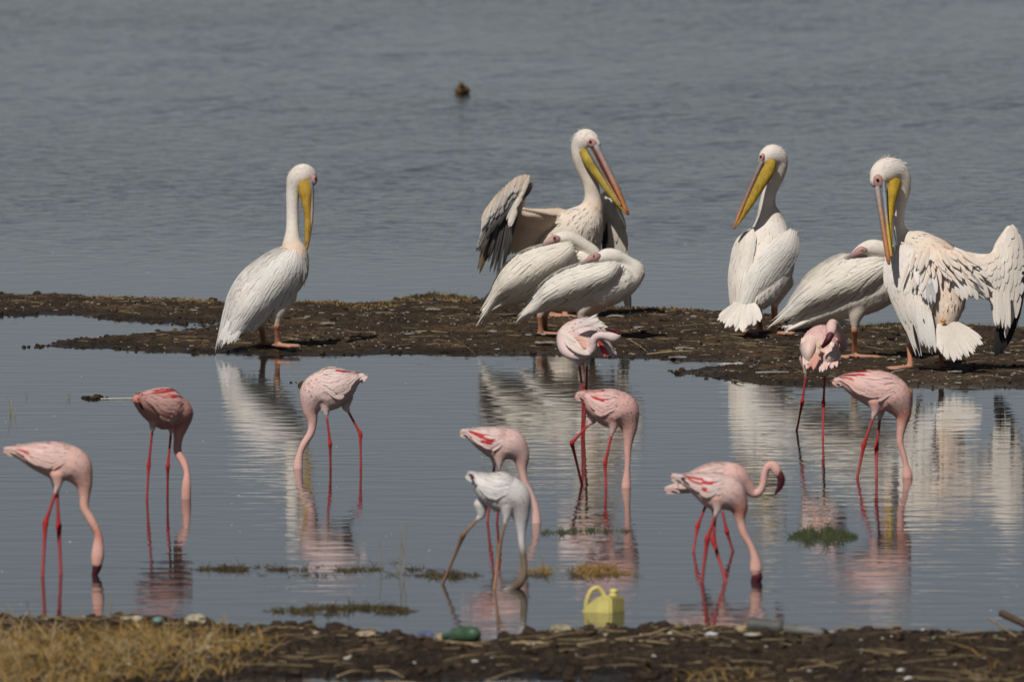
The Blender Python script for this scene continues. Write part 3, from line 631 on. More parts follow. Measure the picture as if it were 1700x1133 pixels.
sleeper('sleeping pelican with open eye, head tucked on its back, half hidden behind another sleeper', 900, 557, 
    [(818, 508, .02, 8, 14), (845, 490, 0, 20, 26), (878, 468, 0, 36, 40), (912, 452, 0, 40, 42), (942, 442, 0, 34, 38), (966, 437, 0, 22, 24), (984, 432, -.0, 14, 14)],
    [(986, 420, -.01, 11, 11), (974, 410, -.02, 10.5, 10.5), (961, 402, -.03, 11, 11), (948, 396, -.04, 12, 12), (935, 395, -.05, 12, 13), (922, 399, -.06, 10, 11), (912, 404, -.06, 6, 8)],
    [((947, 400, -.09), (958, 424, -.09)), ((925, 403, -.11), (939, 441, -.12)), ((895, 410, -.11), (912, 456, -.13)), ((866, 420, -.11), (886, 472, -.13)), ((843, 436, -.10), (863, 482, -.12)), ((829, 455, -.08), (841, 489, -.11)), ((816, 484, -.07), (825, 499, -.09)), ((803, 508, -.06), (810, 520, -.07))],
    [((940, 405, .08), (925, 402, -.06)), ((900, 412, .08), (900, 408, -.07)), ((868, 425, .08), (866, 419, -.08)), ((845, 445, .06), (842, 436, -.07)), ((825, 470, .04), (826, 458, -.05)), ((808, 502, .02), (810, 495, -.03))],
    [[(905, 480, -.03, 24, 24), (900, 505, -.03, 13, 13), (899, 518, -.03, 8, 8)], [(912, 480, .08, 24, 24), (908, 505, .08, 13, 13), (907, 516, .08, 8, 8)]],
    [((899, 510, -.03), (896.5, 525, -.03), (898, 557)), ((907, 508, .08), (904, 524, .08), (905, 553))], [((898, 557), (928, 556)), ((905, 553), (930, 552))],
    [7, [(850, 492, .0, 12, 18), (828, 506, -.02, 7, 20), (810, 518, -.03, 3, 16)], [(845, 492, -.06), (838, 482, -.05)], [(806, 522, -.07), (803, 508, -.06)], [(835, 480, -.03), (830, 470, -.03)], [(806, 507, -.05), (801, 500, -.05)]],
    (920.5, 395.5, -.113, 2.4, 2, 2.4), (918, 398.5, -.09, 11, 6, 7.5), SC)
sleeper('sleeping pelican with shut eye, head laid back and neck bulging forward, beside a preening flamingo', 962, 562,
    [(882, 514, .02, 6, 12), (912, 502, 0, 17, 26), (948, 488, 0, 32, 38), (985, 475, 0, 41, 44), (1016, 468, 0, 38, 42), (1040, 461, 0, 29, 32), (1054, 454, 0, 18, 18, (0.76, 0.66, 0.55))],
    [(1053, 446, -.01, 15.5, 14), (1044, 437, -.02, 11, 11), (1034, 430, -.03, 10, 11), (1022, 426, -.04, 12.5, 13), (1008, 425, -.05, 13, 13), (995, 429, -.06, 10, 11), (984, 433, -.06, 6, 8)],
    [((1022, 433, -.10), (1034, 448, -.08)), ((1008, 434, -.12), (1017, 470, -.13)), ((975, 438, -.12), (986, 484, -.14)), ((945, 445, -.12), (955, 494, -.14)), ((920, 457, -.10), (928, 502, -.13)), ((903, 471, -.09), (905, 509, -.11)), ((888, 494, -.08), (890, 519, -.09)), ((868, 518, -.07), (873, 527, -.07))],
    [((1000, 436, .08), (1000, 433, -.08)), ((960, 444, .08), (960, 440, -.09)), ((925, 458, .07), (925, 453, -.09)), ((900, 478, .05), (900, 471, -.07)), ((885, 500, .03), (885, 493, -.05)), ((868, 518, .0), (869, 515, -.04))],
    [[(978, 497, -.04, 24, 24), (967, 514, -.06, 13, 13), (965, 524, -.06, 8, 8)], [(990, 497, .08, 24, 24), (985, 516, .08, 13, 13), (984, 524, .08, 8, 8)]],
    [((966, 516, -.06), (966, 530, -.06), (967, 562)), ((984, 518, .08), (983, 530, .08), (984, 557))], [((967, 562), (998, 563)), ((984, 557), (1012, 558))],
    [7, [(915, 503, .0, 10, 16), (895, 514, -.02, 6, 18), (880, 523, -.03, 3, 14)], [(915, 504, -.07), (905, 492, -.06)], [(876, 527, -.07), (869, 519, -.06)], [(900, 490, -.03), (896, 482, -.03)], [(876, 514, -.05), (870, 510, -.05)]],
    (986, 426, -.103, 1.5, 1.2, 3.5), (985, 427.5, -.09, 10, 5, 6.5), (0.86, 0.81, 0.745))
sleeper('sleeping pelican on one leg, head on its back, beside the ruffled preening pelican', 1420, 595,
    [(1310, 543, .02, 7, 14), (1340, 530, 0, 14, 26), (1375, 510, 0, 27, 36), (1410, 490, 0, 41, 44), (1446, 473, 0, 45, 46), (1478, 462, 0, 38, 42), (1502, 455, .02, 26, 28)],
    [(1510, 443, .02, 16, 16), (1500, 430, .0, 13, 13), (1482, 420, -.02, 12.5, 12.5), (1462, 414, -.04, 14.5, 14), (1446, 411.5, -.05, 14, 14), (1431, 415, -.06, 10.5, 11), (1419, 421, -.06, 6, 8)],
    [((1468, 427, -.10), (1474, 462, -.12)), ((1445, 426, -.12), (1452, 477, -.14)), ((1415, 431, -.12), (1425, 490, -.14)), ((1385, 443, -.12), (1393, 500, -.13)), ((1360, 459, -.10), (1366, 508, -.12)), ((1338, 475, -.09), (1340, 517, -.10)), ((1318, 497, -.08), (1318, 528, -.09)), ((1295, 521, -.07), (1300, 536, -.07))],
    [((1440, 421, .08), (1440, 428, -.08)), ((1412, 421, .07), (1415, 432, -.10)), ((1389, 423, .07), (1392, 442, -.10)), ((1361, 438, .06), (1364, 458, -.09)), ((1335, 461, .04), (1340, 476, -.07)), ((1310, 500, .01), (1315, 503, -.04))],
    [[(1428, 500, -.05, 24, 22), (1421, 522, -.06, 14, 14), (1419, 537, -.06, 8, 8)], [(1440, 496, .08, 22, 22), (1442, 500, .08, 16, 16)]],
    [((1420, 527, -.06), (1418.5, 548, -.06), (1418.5, 594))], [((1418, 595), (1460, 594)), ((1416, 595), (1397, 595.5))],
    [9, [(1360, 520, .0, 12, 20), (1330, 537, -.02, 8, 22), (1308, 548, -.03, 3, 18)], [(1352, 524, -.05), (1342, 516, -.05)], [(1306, 551, -.06), (1300, 540, -.05)], [(1332, 512, -.06), (1326, 506, -.06)], [(1305, 538, -.075), (1298, 530, -.075)]],
    (1430, 416, -.108, 3.6, 1.2, 1.3), (1427, 417.5, -.095, 12, 5, 7), (0.85, 0.79, 0.71),
    lambda u, v, r, k: ((0.70, 0.68, 0.66), (0.40, 0.40, 0.41)) if (r <= 1 and k in (1, 4)) else None)

# --- pelican from behind, looking back to its left
b = Bird('pelican', 1285, 555, ZB, 'white pelican seen from behind with fanned tail, bill slanting past its shoulder', 'pelican', PELS, (0.030, 0.0030, 3200))
b.tube([(1240, 516, -.16, 10, 14), (1250, 492, -.13, 34, 30), (1264, 455, -.05, 50, 40), (1271, 415, .02, 50, 40), (1278, 385, .06, 34, 32), (1277, 362, .07, 23, 24, CRM), (1274, 343, .07, 15, 16), (1276, 325, .06, 12.3, 12.3), (1283, 307, .05, 11.5, 11.5),
        (1291, 292, .04, 11.5, 11.5), (1296, 276, .02, 12, 12), (1292, 262, .01, 16, 16, HD), (1282, 257, -.01, 18, 16.5, HD), (1272, 261, -.03, 14, 14, HD), (1267, 267, -.04, 8.5, 10, HD)], WHT)
b.tube([(1292, 470, 0, 26, 24), (1288, 494, .0, 13, 13), (1286, 504, .0, 8, 8)], CRM); b.tube([(1255, 480, .05, 26, 24), (1258, 500, .06, 13, 13), (1259, 508, .06, 8, 8)], CRM)
b.leg([(1286, 496, 0), (1285.5, 515, 0), b.G(1286, 555)+np.array([0, 0, .012])], 5.6, 1.1); b.leg([(1259, 502, .06), (1260, 518, .06), b.G(1262, 552)+np.array([0, 0, .012])], 5.6, 1.1)
b.foot((1285, 555), (1316, 556), .05); b.foot((1262, 552), (1240, 553), .05)
b.finish(0.0065)
P5R = [(0.72, 7, 0.34, 0.05, 0.9, 0.0, 0.18, 0.004), (0.58, 9, 0.32, 0.03, 0.97, 0.0, 0.14, 0.004)]+[(u, 12, 0.24, 0.02, 0.97, 0.05, 0.10, 0.002) for u in (0.46, 0.38, 0.30, 0.22, 0.14, 0.07, 0.0)]
wl, _ = folded_wing(b, [((1234, 386, -.03), (1251, 381, -.06)), ((1222, 398, -.05), (1254, 398, -.10)), ((1214, 420, -.07), (1250, 425, -.14)), ((1208.5, 453, -.10), (1244, 452, -.17)), ((1209, 480, -.13), (1236, 480, -.20)), ((1212, 505, -.16), (1233, 506, -.21)), ((1217, 530, -.19), (1226, 530, -.21))], WHT, WHT, .03, P5R,
                    lambda u, v, r, k: ((0.30, 0.31, 0.33), (0.16, 0.17, 0.18)) if (r == 0 and k == 0) else None)
wr, _ = folded_wing(b, [((1300, 382, -.05), (1327, 391, -.02)), ((1282, 400, -.12), (1325, 418, -.06)), ((1262, 422, -.17), (1314, 441, -.09)), ((1243, 448, -.20), (1297, 464, -.13)), ((1238, 474, -.21), (1281, 484, -.15)), ((1232, 498, -.22), (1264, 501, -.17)), ((1228, 521, -.22), (1245, 525, -.20))], WHT, (0.78, 0.76, 0.73), .04, P5R)
tl = b.horn('tail', [(1243, 500, -.17, 16, 10), (1234, 518, -.20, 24, 6), (1228, 534, -.23, 26, 3)], col=WHT, mat=M_FEATHER)
b.fan([(1226, 503, -.21), (1236, 506, -.215), (1252, 503, -.20)], [(1190, 526, -.26), (1200, 538, -.27), (1214, 545, -.28), (1228, 549, -.28), (1243, 543, -.28), (1254, 539, -.27), (1264, 530, -.26)], 11, 13, tl, WHT, WHT)
bl = b.horn('bill', [(1264, 270, -.08, 4.5, 7, (0.30, 0.26, 0.27)), (1252, 297, -.10, 4, 6, (0.28, 0.20, 0.20)), (1238, 330, -.12, 3.6, 5, (0.34, 0.19, 0.16)), (1225, 362, -.14, 3, 4, HORG), (1219, 379, -.15, 2, 3, (0.40, 0.16, 0.06))])
pc = b.horn('pouch', [(1281, 270, -.06, 8, 6), (1274, 284, -.08, 11.5, 8), (1260, 309, -.10, 9.5, 8), (1246, 335, -.12, 7, 6), (1233, 358, -.13, 4.2, 5), (1222, 376, -.15, 1.8, 2)], col=(0.50, 0.33, 0.04), mat=M_POUCH)
ep = b.ball('eye_patch', 1265, 262, -.065, 4.5, 6, 8, M_SKIN, rot=-.3); b.ball('eye', 1263, 260, -.08, 2.2, 2, 2.4, M_EYE, ep)

# --- pelican preening with one wing half spread
b = Bird('pelican', 1540, 613, ZB, 'preening pelican with ruffled feathers, black wing tips and one wing spread out', 'pelican', PELS, (0.036, 0.0040, 2800))
RP = (0.80, 0.65, 0.54)
b.tube([(1568, 545, -.20, 14, 14, PCH), (1571, 515, -.17, 27, 26, RP), (1566, 478, -.10, 42, 38, RP), (1550, 441, -.02, 46, 42, RP), (1526, 413, .03, 32, 32, CRM), (1504, 398, .06, 19, 20, CRM), (1494.5, 384, .06, 12, 12), (1492, 370, .06, 9.6, 10), (1492.5, 354, .06, 9.4, 9.4),
        (1496.5, 332, .05, 10.6, 10.6), (1500, 314, .03, 12.3, 12), (1498, 296, .01, 15, 14, HD), (1488, 283.5, -.01, 19, 17, HD), (1473, 283, -.04, 22, 18, HD), (1462, 290, -.06, 19.5, 16, HD), (1456, 301, -.08, 13, 12, HD)], WHT)
b.tube([(1560, 428, .0, 24, 24), (1600, 428, -.02, 11, 11), (1646, 428, -.02, 8, 8), (1660, 405, -.01, 8, 8), (1677, 381, 0, 8.5, 7)], CRM, flow=1)
b.tube([(1535, 505, .05, 30, 28), (1516, 545, .05, 14, 14), (1512, 565, .05, 8, 8)], CRM); b.tube([(1575, 505, .05, 28, 28), (1566, 555, .05, 14, 14), (1564, 575, .05, 8, 8)], CRM)
b.leg([(1512, 555, .05), (1510.5, 575, .05), b.G(1511, 613)+np.array([0, 0, .012])], 5.6, 1.1); b.leg([(1564, 565, .05), (1563, 582, .05), b.G(1562, 611)+np.array([0, 0, .012])], 5.6, 1.1)
b.foot((1509, 613), (1476, 614), .05); b.foot((1562, 611), (1528, 612), .05)
b.finish(0.0065)
P7R = [(0.66, 9, 0.36, 0.05, 0.95, 0.0, 0.13, 0.010), (0.54, 11, 0.30, 0.03, 0.97, 0.0, 0.11, 0.009)]+[(u, 13, 0.19, 0.02, 1.0, 0.0, 0.085, 0.0045) for u in (0.44, 0.37, 0.30, 0.24, 0.18, 0.12, 0.06, 0.0)]
wl, pl = folded_wing(b, [((1484, 408, -.04), (1506, 406, -.05)), ((1472, 424, -.06), (1530, 420, -.10)), ((1466.5, 448, -.09), (1552, 447, -.16)), ((1468, 474, -.12), (1555, 475, -.20)), ((1477, 498, -.14), (1551, 500, -.22)), ((1489, 521, -.16), (1547, 525, -.23)), ((1503, 549, -.18), (1547, 552, -.24)), ((1516, 580, -.20), (1549, 584, -.24))], (0.82, 0.71, 0.62), (0.82, 0.79, 0.76), .035, P7R)
b.fan([(1488, 512, -.13), (1498, 528, -.14)], [(1522, 588, -.19), (1532, 592, -.19)], 6, 9, wl, BLK, BLK)
b.fan([(1520, 500, -.24), (1545, 520, -.25)], [(1530, 570, -.26), (1552, 580, -.27)], 5, 11, wl, WHT, (0.74, 0.74, 0.74), sag=.03)
b.blade((1533, 530, -.262), (1550, 577, -.275), 5, wl, BLK, (0.1, 0.1, 0.1)); b.blade((1516, 540, -.235), (1527, 588, -.25), 5, wl, BLK, BLK)
# ruffled scapulars
b.fan([(1514, 424, -.17), (1530, 424, -.18), (1545, 432, -.18)], [(1522, 462, -.25), (1536, 498, -.26), (1556, 484, -.25)], 8, 13, wl, WHT, (0.80, 0.79, 0.78), j=.12, sag=.06)
b.fan([(1538, 445, -.22), (1544, 455, -.22)], [(1542, 500, -.27), (1552, 502, -.27)], 3, 11, wl, (0.30, 0.29, 0.29), (0.62, 0.61, 0.60), sag=.05)
rw = Patch([[b.P(*q) for q in r] for r in ([(1582, 409, -.08), (1612, 420, -.06), (1645, 421, -.05), (1661, 400, -.03), (1676, 372, -.02), (1694, 384, 0)], [(1586, 440, -.13), (1615, 448, -.10), (1645, 450, -.09), (1664, 445, -.07), (1682, 425, -.05), (1700, 428, -.02)],
            [(1590, 468, -.15), (1618, 474, -.11), (1643, 478, -.09), (1662, 490, -.08), (1680, 480, -.06), (1699, 470, -.03)], [(1596, 490, -.15), (1622, 494, -.12), (1640, 494, -.09), (1655, 530, -.08), (1672, 537, -.07), (1692, 515, -.04)])])
wr = shell(b, rw, b.root, WHT, WHT, th=.012)
b.fan([(1684, 470, -.03), (1698, 450, -.02)], [(1652, 592, -.05), (1662, 586, -.045), (1672, 572, -.04), (1684, 540, -.03)], 10, 26, wr, BLK, BLK, Nrm=(0, -1, 0), j=.01)
lay_rows(b, rw, wr, [(.60, 12, .46, .0, 1, 0, .11, .012), (.46, 13, .36, .0, 1, 0, .10, .012), (.33, 14, .28, .0, 1, 0, .095, .010), (.22, 14, .24, 0, 1, 0, .09, .009), (.12, 14, .20, 0, 1, 0, .09, .007), (.03, 13, .17, .02, 1, 0, .10, .005)], (0.82, 0.71, 0.62), (0.83, 0.78, 0.73),
         lambda u, v, r, k: (PCH, (0.80, 0.74, 0.68)) if (r > 3 and v < .55) else None)
b.fan([(1650, 480, -.12), (1662, 485, -.12), (1674, 480, -.11)], [(1650, 535, -.13), (1662, 541, -.13), (1677, 540, -.12)], 6, 8.5, wr, WHT, WHT, Nrm=(0.2, -1, 0))
b.fan([(1575, 425, -.16), (1590, 422, -.16), (1604, 428, -.15)], [(1592, 494, -.22), (1614, 494, -.20), (1640, 492, -.17)], 8, 16, wr, WHT, WHT, j=.06, sag=.05)
b.blade((1606, 448, -.20), (1632, 478, -.20), 6, wr, (0.35, 0.33, 0.31), (0.5, 0.48, 0.46)); b.blade((1616, 473, -.215), (1636, 490, -.205), 3, wr, (0.15, 0.15, 0.15), (0.2, 0.2, 0.2))
b.fan([(1520, 408, -.06), (1545, 412, -.10), (1585, 416, -.12)], [(1530, 432, -.14), (1560, 440, -.18), (1606, 438, -.17)], 12, 9, wr, RP, WHT, j=.25, sag=.05)
for k in range(54):
    x = random.uniform(1508, 1612); y = 411+0.10*max(0, x-1530)+random.uniform(0, 46 if x < 1550 else 28)
    a = math.radians(random.gauss(10 if x < 1552 else -34, 13)); L = random.uniform(24, 46); dd = -.185-.06*max(0, 1-abs(x-1545)/60)-random.uniform(0, .012)
    c = jit((0.78, 0.60, 0.47) if random.random() < .4 else RP, .08)
    b.blade((x, y, dd+.015), (x-L*math.sin(a), y+L*math.cos(a), dd-.012), random.uniform(4.5, 8), wr if x > 1550 else wl, c, jit(WHT, .06), sag=random.uniform(0, .05), taper=.5)
tl = b.horn('tail', [(1570, 535, -.20, 14, 12), (1578, 556, -.23, 22, 6), (1588, 574, -.26, 26, 3)], col=WHT, mat=M_FEATHER)
b.fan([(1558, 538, -.235), (1572, 541, -.24), (1588, 535, -.23)], [(1557, 578, -.28), (1568, 596, -.29), (1584, 598, -.29), (1602, 591, -.29), (1617, 583, -.28), (1633, 566, -.27)], 15, 12, tl, (0.80, 0.72, 0.64), WHT, j=.05)
b.ball('oil_gland', 1566, 533, -.262, 5, 4, 3.5, M_HORN, tl, (0.75, 0.32, 0.04))
bl = b.horn('bill', [(1457, 314, -.14, 5.2, 7, (0.42, 0.38, 0.38)), (1460, 335, -.16, 4.8, 6.5, (0.48, 0.36, 0.30)), (1464.5, 365, -.19, 4.5, 6, (0.48, 0.24, 0.13)), (1470, 400, -.23, 4.4, 5.5, HORG), (1474.5, 427, -.26, 3.8, 4.5, (0.50, 0.20, 0.07)), (1476, 438, -.27, 2.2, 3, (0.42, 0.14, 0.05))])
b.horn('ridge', [(1454, 319, -.145, 1.6, 3), (1460.5, 360, -.19, 1.5, 3), (1466, 395, -.225, 1.4, 2.5), (1472.5, 434, -.265, 1, 2)], bl, col=(0.16, 0.19, 0.20))
pc = b.horn('pouch', [(1486, 300, -.06, 10, 6), (1482, 318, -.09, 10, 8), (1478.5, 340, -.12, 7.5, 8), (1477.5, 370, -.16, 4.6, 6), (1478.5, 400, -.20, 3.6, 5), (1480, 422, -.23, 2.6, 4)], col=(0.52, 0.33, 0.03), mat=M_POUCH)
b.horn('jaw', [(1467, 304, -.12, 3.6, 5, HBLU), (1469, 330, -.15, 4, 5, (0.26, 0.31, 0.36)), (1471.5, 358, -.185, 2.6, 4, (0.40, 0.36, 0.30)), (1475, 390, -.22, 3, 4, (0.62, 0.46, 0.10)), (1479.5, 425, -.255, 2.4, 3, (0.60, 0.40, 0.12))], pc)
ep = b.ball('eye_patch', 1458, 301, -.125, 8.5, 5, 12, M_SKIN, rot=.15); b.ball('eye', 1457, 298.5, -.142, 2.6, 2, 2.6, M_EYE, ep)

# ------------------------------------------------------------------ flamingos
FLAM = 'flamingos wading in the shallows'
FL_ROWS = [(0.66, 7, 0.38, 0.03, 0.9, 0.0, 0.18, 0.004), (0.50, 9, 0.32, 0.03, 0.97, 0.02, 0.14, 0.004), (0.36, 10, 0.28, 0.03, 1.0, 0.06, 0.13, 0.0035), (0.22, 10, 0.24, 0.03, 1.0, 0.08, 0.125, 0.003), (0.10, 10, 0.2, 0.03, 1.0, 0.08, 0.125, 0.0025), (0.0, 9, 0.17, 0.03, 1.0, 0.05, 0.13, 0.002)]
def auto_patch(b, R, side, a0, a1, grow=1.07, m=6, flip=False):
    """wing lying on a lofted body: R stations shoulder to tail, angles from the back line"""
    C = R[:, :3]; T = np.gradient(C, axis=0); G = []
    for k in range(len(R)):
        t = norm(T[k]); d = norm(YAX-np.dot(YAX, t)*t); up = np.cross(t, d); 
        if up[2] < 0: up = -up
        f = k/(len(R)-1); q = a1+(70-a1)*max(0, f-0.55)/0.45; q = q*min(1, .62+f*1.5); gw = 0.94+(grow-0.94)*min(1, f/0.30)
        G.append([C[k]+up*math.cos(math.radians(x))*R[k, 3]*gw+d*side*math.sin(math.radians(x))*R[k, 4]*gw for x in np.linspace(a0, q, m)])
    return Patch(G, (0, side, 0.25))
def flamingo(label, wx, wy, body, neck, legs, bill=None, pal=None, wing=(6, 112), red=0.0, redset=(), tuft=(0.020, 0.0022, 2300), tailn=5, vox=0.0036, legr=3.0, dark=(), far=True, legcol=FLEG, kneecol=FKNEE, thigh=True, extra=None, tailtip=None):
    global b
    b = Bird('flamingo', wx, wy, 0.0, label, 'flamingo', FLAM, tuft)
    up, lo, nk = [(c[0], c[1], min(.9, c[2]*1.07)) for c in (pal or (FPL, FPK, FPK))]
    nb = len(body)
    R = b.tube([p if len(p) > 5 else p+(tuple(up[i]*0.45+lo[i]*0.55 for i in range(3)),) for p in body]+[p if len(p) > 5 else p+(nk,) for p in neck], up, fluff=1.0)
    for L in legs:
        hip, knee, wat = L[0], L[1], L[2]
        W_ = b.G(*wat, 0.0); k = b.P(*knee); h = b.P(*hip)
        if len(L) > 3: bot = b.G(*L[3], 0.0)
        else: bot = W_+(W_-k)/max(0.05, (k[2]-W_[2]))*0.15; bot[2] = -0.145
        if thigh: b.tube([(h+np.array([0, 0, .04]), 0, 0, 13, 12, lo), (h, 0, 0, 7, 7, up), (h+(k-h)*0.12, 0, 0, 4.6, 4.6, up)], up, fluff=0.7)
        L7 = [(h, 0, 0, legr*1.0, legr*1.0, legcol), (h+(k-h)*.5, 0, 0, legr*.85, legr*.85, legcol), (h+(k-h)*.85, 0, 0, legr, legr, kneecol), (k, 0, 0, legr*1.5, legr*1.5, kneecol), (k+(W_-k)*.16, 0, 0, legr*1.05, legr*1.05, kneecol), (k+(W_-k)*.55, 0, 0, legr*.85, legr*.85, legcol), (W_, 0, 0, legr*.9, legr*.9, legcol), (bot, 0, 0, legr*.9, legr*.9, legcol)]
        b.tube(L7, legcol, fluff=0, smooth=0.12, sub=4, n=10)
    b.finish(vox, 5)
    n1 = (nb-1)*6+1; RB = R[:n1][::-1]; RB = RB[2:]           # shoulder to tail
    for side in ((-1, 1) if far else (-1,)):
        if wing is None: break
        p = auto_patch(b, RB[::3], side, wing[0], wing[1])
        wg = shell(b, p, b.root, up, up, 12, 7, .006)
        def sp(u, v, r, k):
            if side < 0 and (r, k) in redset: return (jit(FRED), jit((0.56, 0.055, 0.06)))
            if side < 0 and (r, k) in dark: return (jit(BLK), jit((0.05, 0.04, 0.04)))
            if random.random() < max(red, .05): return (jit(FDK if legcol[1] < .15 else up), jit(lo))
            return None
        lay_rows(b, p, wg, FL_ROWS, up, tuple(up[i]*.6+lo[i]*.4 for i in range(3)), sp, .13)
        if side < 0: b.wing = wg; b.wpatch = p
    t0, t1 = body[0], body[1]
    if tailn:
        tl = b.horn('tail', [(t1[0], t1[1], t1[2], t1[3]*.8, t1[4]*.8), (t0[0], t0[1], t0[2], t0[3], t0[4])], col=lo, mat=M_FEATHER)
        dx, dz = t0[0]-t1[0], t0[1]-t1[1]; q = max(1, math.hypot(dx, dz))
        for k in range(tailn):
            f = (k-(tailn-1)/2)/max(1, tailn-1); ox, oz = -dz/q*f, dx/q*f
            b.blade((t1[0]+ox*t1[3]*1.1, t1[1]+oz*t1[3]*1.1, t1[2]-.02), (t0[0]+ox*8+dx/q*random.uniform(-1, 4), t0[1]+oz*8, t0[2]-.02-.002*k), 6.5, tl, jit(up), jit(lo if k % 2 else up))
        b.blade((t1[0]+dx*.2, t1[1]+dz*.2+t1[3]*.7, t1[2]-.035), (t0[0]-dx*.3, t0[1]-dz*.3+3, t0[2]-.035), 3.5, tl, BLK, BLK)
    if bill: b.horn('bill', bill, col=FBILL, n=10)
    if extra: extra(b)
    return b
H = lambda px, py, dy, r: (px, py, dy, r, r*0.85)
flamingo('pale pink flamingo, dark bill tip touching the water, near the dry grass', 85, 956,
    [(9, 749, 0, 3, 4), (34, 752, 0, 12, 14), (66, 760, 0, 24, 24), (97, 767, 0, 31.5, 28), (124, 777, 0, 30, 27)],
    [(138, 800, 0, 17, 16), (140.5, 822, 0, 9.5, 9), (140.5, 844, 0, 7.6, 7.5), (152, 866, -.0, 7.5, 7.5), (162.5, 887, -.0, 6.6, 6.6, FDK), H(163, 907, 0, 9.5), H(162, 924, 0, 11), H(161, 936, 0, 9.5)],
    [((96, 806, -.04), (75.5, 869, -.04), (70.5, 958)), ((94, 808, .05), (97.5, 875, .05), (101, 955))],
    [(162, 931, 0, 9, 7, (0.12, 0.02, 0.03)), (161, 943, 0, 7.5, 6), (157, 955, 0, 5, 4)], red=.03, redset=((0, 1), (0, 2), (1, 6)), legr=3.6)
flamingo('deep pink flamingo seen from behind, tail turned to us and neck hanging behind its legs', 262, 829,
    [(228, 664, -.14, 9, 9), (240, 670, -.10, 17, 18), (258, 676, -.04, 28, 28), (278, 681, .02, 33.5, 30), (298, 687, .06, 24, 26)],
    [(299, 707, .08, 15, 15), (296, 728, .08, 8, 8), (295, 750, .06, 7, 7), (305, 769, .04, 6.6, 6.6), (310, 786, .02, 5.2, 5.2), H(309.5, 804, .0, 7.5), H(309, 823, .0, 8.5), H(309, 840, 0, 7)],
    [((254, 704, -.05), (246.7, 774, -.03), (244, 830)), ((285, 708, .03), (278.5, 775, .03), (278, 827))], None,
    ((0.72, 0.46, 0.40), (0.62, 0.25, 0.19), (0.70, 0.38, 0.31)), red=.12, redset=((0, 0), (1, 0), (1, 1), (2, 0), (2, 1), (3, 1), (3, 3), (4, 1)), legr=2.6, legcol=(0.42, 0.05, 0.06), wing=(-12, 112))
flamingo('pale pink flamingo striding with legs apart, neck lowered, beside the reflection of a lone pelican', 560, 779,
    [(607, 627, 0, 3, 4), (592, 630, 0, 10, 12), (571, 639, 0, 27, 26), (547, 647, 0, 35, 30), (525, 656, 0, 30, 27)],
    [(516, 680, 0, 15.5, 15), (518.5, 702, 0, 8, 8), (515.5, 720, 0, 6.6, 6.6), (504.5, 738, 0, 6, 6), (498.5, 752, 0, 5.6, 5.6), H(495.5, 767, 0, 7.2), H(494.5, 780, 0, 8), H(494, 800, 0, 6)],
    [((541, 681, -.03), (548, 737.5, -.03), (548.6, 779)), ((574, 676, .04), (598.3, 721, .04), (599, 778))], None,
    ((0.82, 0.66, 0.60), (0.78, 0.52, 0.46), (0.79, 0.50, 0.43)), redset=((0, 0), (1, 0), (1, 2), (2, 2)), legr=2.6, legcol=(0.40, 0.06, 0.06), wing=(-5, 112))
def f4x(b):
    wg = b.wing
    b.fan([(952, 548, -.12), (972, 540, -.12), (990, 538, -.11)], [(985, 528, -.13), (1000, 536, -.14), (1010, 550, -.14)], 11, 8, wg, (0.82, 0.70, 0.65), (0.82, 0.74, 0.70), j=.15)
    b.fan([(931, 548, -.07), (938, 568, -.10), (950, 580, -.14)], [(962, 572, -.16), (968, 584, -.17), (978, 588, -.18)], 7, 11, wg, (0.82, 0.70, 0.65), (0.81, 0.66, 0.60), j=.1)
    b.fan([(992, 565, -.10), (996, 572, -.10)], [(1010, 588, -.11), (1004, 590, -.11)], 4, 8, wg, FRED, (0.70, 0.16, 0.15))
    b.fan([(955, 560, -.13), (965, 575, -.13)], [(980, 566, -.14), (985, 578, -.14)], 4, 10, wg, FPK, FPL)
flamingo('whitish pink flamingo preening, neck looped round into its ruffled back feathers', 970, 727,
    [(1019, 592, .02, 4, 6), (1006, 584, .0, 13, 14), (988, 572, .0, 27, 26), (966, 563, 0, 36, 32), (948, 563, 0, 26, 26)],
    [(942, 580, -.06, 14, 13), (954, 590, -.11, 9, 8.5), (971, 590, -.14, 7.6, 7.6), (983, 579, -.15, 7.2, 7), (986, 565, -.16, 7, 7), (994, 558, -.17, 6.5, 6.5), (1007, 558.5, -.17, 7.2, 7), (1018, 560, -.17, 9.3, 8.5), (1024, 558, -.17, 8, 8)],
    [((960, 594, -.02), (968, 655, -.02), (966, 727)), ((975, 596, .04), (973, 655, .05), (969, 725))],
    [(1026, 553, -.18, 4.4, 4.4, (0.16, 0.02, 0.03)), (1018, 548, -.18, 4, 4), (1006, 546.5, -.17, 2.4, 2.4)],
    ((0.82, 0.70, 0.65), (0.80, 0.58, 0.52), (0.81, 0.64, 0.59)), wing=(-10, 85), red=.0, legr=2.5, legcol=(0.40, 0.06, 0.06), extra=f4x)
